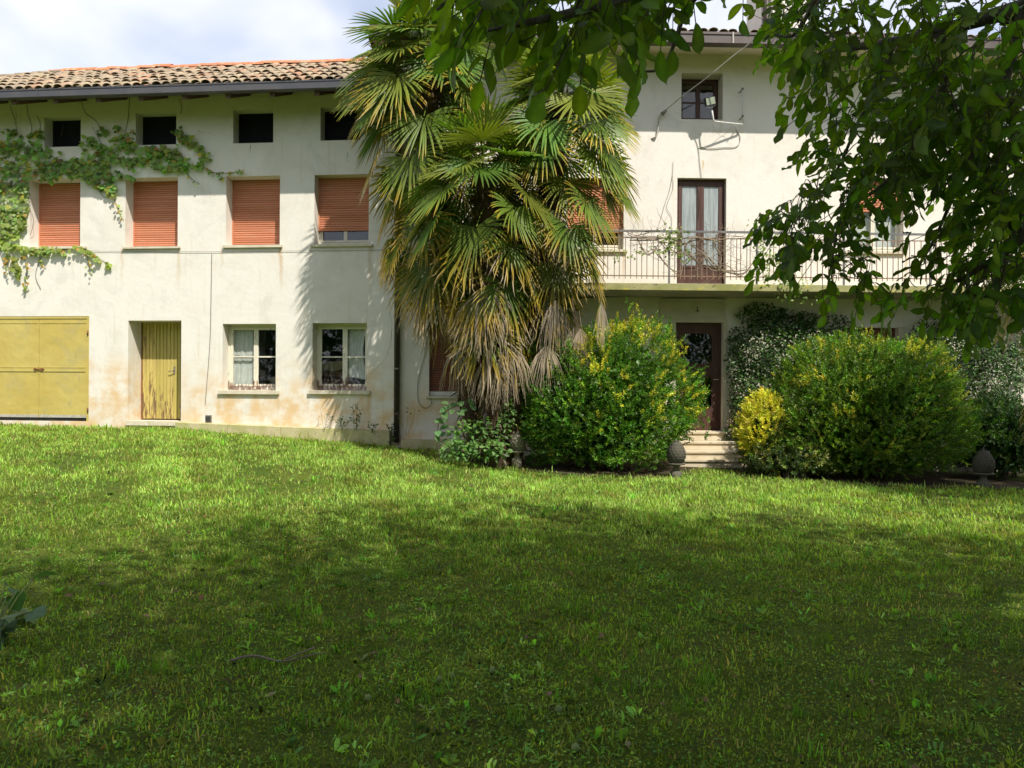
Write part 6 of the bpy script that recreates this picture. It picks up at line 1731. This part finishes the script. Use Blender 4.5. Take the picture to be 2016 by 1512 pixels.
# ------------------------------------------------------------------ grass and lawn weeds
def lawn_cover():
    r = np.random.default_rng(111)
    def place(n, d0, d1, pw=1.0):
        d = d0 + (d1 - d0) * r.random(n) ** pw; a = r.uniform(-0.82, 0.82, n)
        x = d * np.tan(a) * 0.95; y = d.copy(); return x, y
    def ok(x, y):
        th = ANG['L']; yl = -(x - HINGE[0]) * math.sin(ANG['L']) + (y - HINGE[1]) * math.cos(ANG['L'])
        yr = -(x - HINGE[0]) * math.sin(ANG['R']) + (y - HINGE[1]) * math.cos(ANG['R'])
        lim = np.where(x < HINGE[0], yl < -0.03, yr < -0.2)
        ed = np.interp(x, [-2.4, -1.1, 0.0, 1.2, 2.6, 3.3, 4.0, 4.6, 6.0, 8.0, 11.0], [40, 15.2, 14.4, 13.8, 13.7, 14.6, 15.3, 13.7, 13.2, 12.8, 12.5])
        return lim & (y < ed + 0.25 * r.standard_normal(len(x)) * (r.random(len(x)) < 0.3))
    n = 430000
    x, y = place(n, 1.9, 17.6, 0.85)
    k = ok(x, y); x = x[k]; y = y[k]
    pz = np.stack([x, y, 0 * x], 1)
    dens = vnoise(pz, 0.9, 2) * 0.6 + vnoise(pz, 3.1, 7) * 0.4
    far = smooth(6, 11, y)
    leftness = smooth(1.0, -4.0, x)
    k = r.random(len(x)) < np.clip((dens - 0.28) * 3.0, 0.12, 1.0) * (0.42 + 0.58 * far)
    x, y, dens, far, leftness = x[k], y[k], dens[k], far[k], leftness[k]; n = len(x)
    z = ground(x, y)
    h = r.uniform(0.012, 0.042, n) * (0.6 + 0.9 * dens) + far * r.uniform(0.0, 0.035, n)
    tall_ = r.random(n) < 0.03 + 0.015 * far; h = np.where(tall_, h * r.uniform(1.6, 2.4, n), h)
    # longer unmown grass along the house foot
    d_wall = np.abs(y - (HINGE[1] + np.where(x < HINGE[0], -(x - HINGE[0]) * 0.0963, (x - HINGE[0]) * 0.031)))
    h = h * (1 + 0.4 * smooth(1.0, 0.1, d_wall))
    w = r.uniform(0.0016, 0.0034, n) * (1 + 0.16 * y)
    a = r.uniform(0, 2 * math.pi, n); lean = r.uniform(0.1, 0.9, n) * h
    dx, dy = np.cos(a), np.sin(a)
    B = np.stack([x, y, z - 0.004], 1); side = np.stack([-dy, dx, 0 * dx], 1) * w[:, None]
    M_ = B + np.stack([dx * lean * 0.35, dy * lean * 0.35, h * 0.58], 1); T_ = B + np.stack([dx * lean, dy * lean, h], 1)
    V = np.stack([B - side, B + side, M_ + side * 0.75, M_ - side * 0.75, T_], 1).reshape(-1, 3)
    b = np.arange(n) * 5
    F4 = np.stack([b, b + 1, b + 2, b + 3], 1); F3 = np.stack([b + 3, b + 2, b + 4], 1)
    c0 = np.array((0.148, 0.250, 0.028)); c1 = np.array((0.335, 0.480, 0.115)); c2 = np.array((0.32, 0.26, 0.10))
    q = np.clip(0.35 + 0.9 * (vnoise(np.stack([x, y, 0 * x], 1), 1.6, 9) - 0.5) + 0.75 * far - 0.25, 0, 1)[:, None]  # light put into the colour: far sunlit lawn paler, shaded foreground darker
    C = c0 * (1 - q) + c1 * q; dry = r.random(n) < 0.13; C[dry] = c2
    bare = smooth(0.55, 0.75, vnoise(np.stack([x, y, 0 * x], 1), 2.4, 21))[:, None]
    C = C * (1 - 0.45 * bare) + np.array((0.20, 0.16, 0.05)) * 0.45 * bare
    C = C * r.uniform(0.45, 1.45, (n, 1))
    o = obj('grass', mesh_np('grass', V, [F4, F3], M_GRASS, np.repeat(C, 5, 0)))
    tag(o, 'short uneven green grass covering the lawn', 'grass', kind='stuff')
    # taller tufts of coarse grass
    nt = 900; tx, ty = place(nt, 2.4, 16.5, 0.95); k = ok(tx, ty); tx = tx[k]; ty = ty[k]
    k = vnoise(np.stack([tx, ty, 0 * tx], 1), 1.1, 41) + 0.25 * r.random(len(tx)) > 0.55; tx = tx[k]; ty = ty[k]
    pb = 12; nb = len(tx) * pb; x = np.repeat(tx, pb) + r.normal(0, 0.03, nb); y = np.repeat(ty, pb) + r.normal(0, 0.03, nb)
    z = ground(x, y); h = np.repeat(r.uniform(0.06, 0.13, len(tx)), pb) * r.uniform(0.5, 1.15, nb); a = r.uniform(0, 6.28, nb); lean = h * r.uniform(0.1, 0.7, nb)
    dx, dy = np.cos(a), np.sin(a); w = r.uniform(0.0018, 0.0036, nb) * (1 + 0.12 * y)
    B = np.stack([x, y, z - 0.004], 1); side = np.stack([-dy, dx, 0 * dx], 1) * w[:, None]
    M_ = B + np.stack([dx * lean * 0.3, dy * lean * 0.3, h * 0.62], 1); T_ = B + np.stack([dx * lean, dy * lean, h], 1)
    V = np.stack([B - side, B + side, M_ + side * 0.8, M_ - side * 0.8, T_], 1).reshape(-1, 3); b = np.arange(nb) * 5
    ct = jit((0.10, 0.185, 0.030), len(tx), 0.25, r) * (1 + 0.9 * smooth(6, 11, ty))[:, None]  # far tufts brightened too, sunlight painted into their colour
    o = obj('grass_tufts', mesh_np('grass_tufts', V, [np.stack([b, b + 1, b + 2, b + 3], 1), np.stack([b + 3, b + 2, b + 4], 1)], M_GRASS, np.repeat(np.repeat(ct, pb, 0) * r.uniform(0.7, 1.3, (nb, 1)), 5, 0)))
    tag(o, 'taller tufts of coarse grass standing out of the lawn', 'grass', kind='stuff')
    # broad-leaved lawn weeds: rosettes of upright and flat leaves
    n = 11000
    x, y = place(n, 2.0, 14.0, 1.1); k = ok(x, y); x = x[k]; y = y[k]
    k = vnoise(np.stack([x, y, 0 * x], 1), 0.8, 4) + 0.25 * r.random(len(x)) > 0.46; x = x[k]; y = y[k]; n = len(x)
    V = []; F = []; C = []; bb = 0
    per = 5
    px = np.repeat(x, per) + r.normal(0, 0.015, n * per); py = np.repeat(y, per) + r.normal(0, 0.015, n * per)
    pz_ = ground(px, py); el = r.uniform(0.2, 1.35, n * per); az = r.uniform(0, 6.28, n * per)
    d = np.stack([np.cos(az) * np.cos(el), np.sin(az) * np.cos(el), np.sin(el)], 1)
    X, Y, Z = axes(d, norm(np.array((0, 0, 1.0)) + 0.5 * r.standard_normal((n * per, 3))))
    sz = np.repeat(r.uniform(0.022, 0.060, n), per) * r.uniform(0.55, 1.2, n * per); wd = np.repeat(r.choice([0.5, 0.7, 1.2], n), per)
    col = np.repeat(jit((0.130, 0.230, 0.040), n, 0.35, r), per, 0)
    pale = np.repeat(r.random(n) < 0.25, per); col[pale] = col[pale] * np.array((1.3, 1.25, 1.9))
    v, f, c = scatter(ellip_leaf([0.02, 0.09, 0.155, 0.17, 0.12, 0.012], [0, 0.22, 0.45, 0.66, 0.86, 1], 0.3, 0.22), np.stack([px, py, pz_], 1), X, Y, Z, sz, col, wd)
    # clover-like round leaves low in the foreground
    m_ = 42000; x, y = place(m_, 1.9, 9.0, 1.4); k = ok(x, y); x = x[k]; y = y[k]
    k = vnoise(np.stack([x, y, 0 * x], 1), 1.3, 14) + 0.2 * r.random(len(x)) > 0.52; x = x[k]; y = y[k]; m_ = len(x)
    pos = np.stack([x, y, ground(x, y) + r.uniform(0.006, 0.03, m_)], 1)
    X, Y, Z = axes(r.standard_normal((m_, 3)) * (1, 1, 0.25), norm(np.array((0, -0.1, 1.0)) + 0.35 * r.standard_normal((m_, 3))))
    v2, f2, c2_ = scatter(KITE, pos, X, Y, Z, r.uniform(0.010, 0.024, m_), jit((0.130, 0.225, 0.045), m_, 0.45, r), 0.85)
    # moss and tiny seedlings between the blades
    m_ = 150000; x, y = place(m_, 1.9, 9.5, 1.25); k = ok(x, y); x = x[k]; y = y[k]; m_ = len(x)
    pos = np.stack([x, y, ground(x, y) + r.uniform(0.0, 0.012, m_)], 1)
    X, Y, Z = axes(r.standard_normal((m_, 3)) + (0, 0, 0.6), r.standard_normal((m_, 3)))
    mc = vnoise(np.stack([x, y, 0 * x], 1), 2.0, 31)[:, None]
    v3, f3, c3_ = scatter(KITE, pos, X, Y, Z, r.uniform(0.008, 0.020, m_) * (0.7 + 0.08 * y), np.clip((np.array((0.145, 0.118, 0.034)) * (1 - mc) + np.array((0.120, 0.215, 0.026)) * mc) * r.uniform(0.4, 1.7, (m_, 1)), 0, 0.6), 0.6)
    V0 = np.vstack([v, v2, v3])
    o = obj('lawn_weeds', mesh_np('lawn_weeds', V0, [f, np.vstack([f2 + len(v), f3 + len(v) + len(v2)])], M_GRASS, np.vstack([c, c2_, c3_]), True))
    tag(o, 'dandelion and clover leaves scattered through the grass', 'weeds', kind='stuff')
    # dead leaves and crumbs
    n = 420; x, y = place(n, 2.2, 15, 0.9); k = ok(x, y); x = x[k]; y = y[k]; n = len(x)
    pos = np.stack([x, y, ground(x, y) + 0.02], 1)
    X, Y, Z = axes(r.standard_normal((n, 3)) * (1, 1, 0.3), norm(np.array((0, 0, 1.0)) + 0.5 * r.standard_normal((n, 3))))
    v, f, c = scatter(oval_leaf(0.3), pos, X, Y, Z, r.uniform(0.02, 0.06, n), jit((0.15, 0.085, 0.045), n, 0.35, r), 1.0)
    o = obj('dead_leaves', mesh_np('dead_leaves', v, f, M_LEAF, c, True)); tag(o, 'small dead brown leaves lying in the grass', 'leaves', kind='stuff')
lawn_cover()

# ------------------------------------------------------------------ wood behind the photographer (mirrored in the window panes)
def far_wood():
    r = np.random.default_rng(121); n = 22000
    x = r.uniform(-45, 45, n); top = 8.5 + 4.0 * vnoise(np.stack([x, 0 * x, 0 * x], 1), 0.25, 3) + 1.5 * vnoise(np.stack([x, 0 * x, 0 * x], 1), 0.9, 5)
    p = np.stack([x, r.uniform(-32, -24, n), top * r.random(n) ** 0.8], 1)
    X, Y, Z = axes(r.standard_normal((n, 3)), r.standard_normal((n, 3)))
    v, f, c = scatter(KITE, p, X, Y, Z, r.uniform(0.5, 0.9, n), jit((0.045, 0.085, 0.02), n, 0.25, r), 0.7)
    tag(obj('far_wood', mesh_np('far_wood', v, f, M_LEAF, c)), 'dense green wood across the garden, mirrored in the panes', 'wood', kind='stuff')
far_wood()
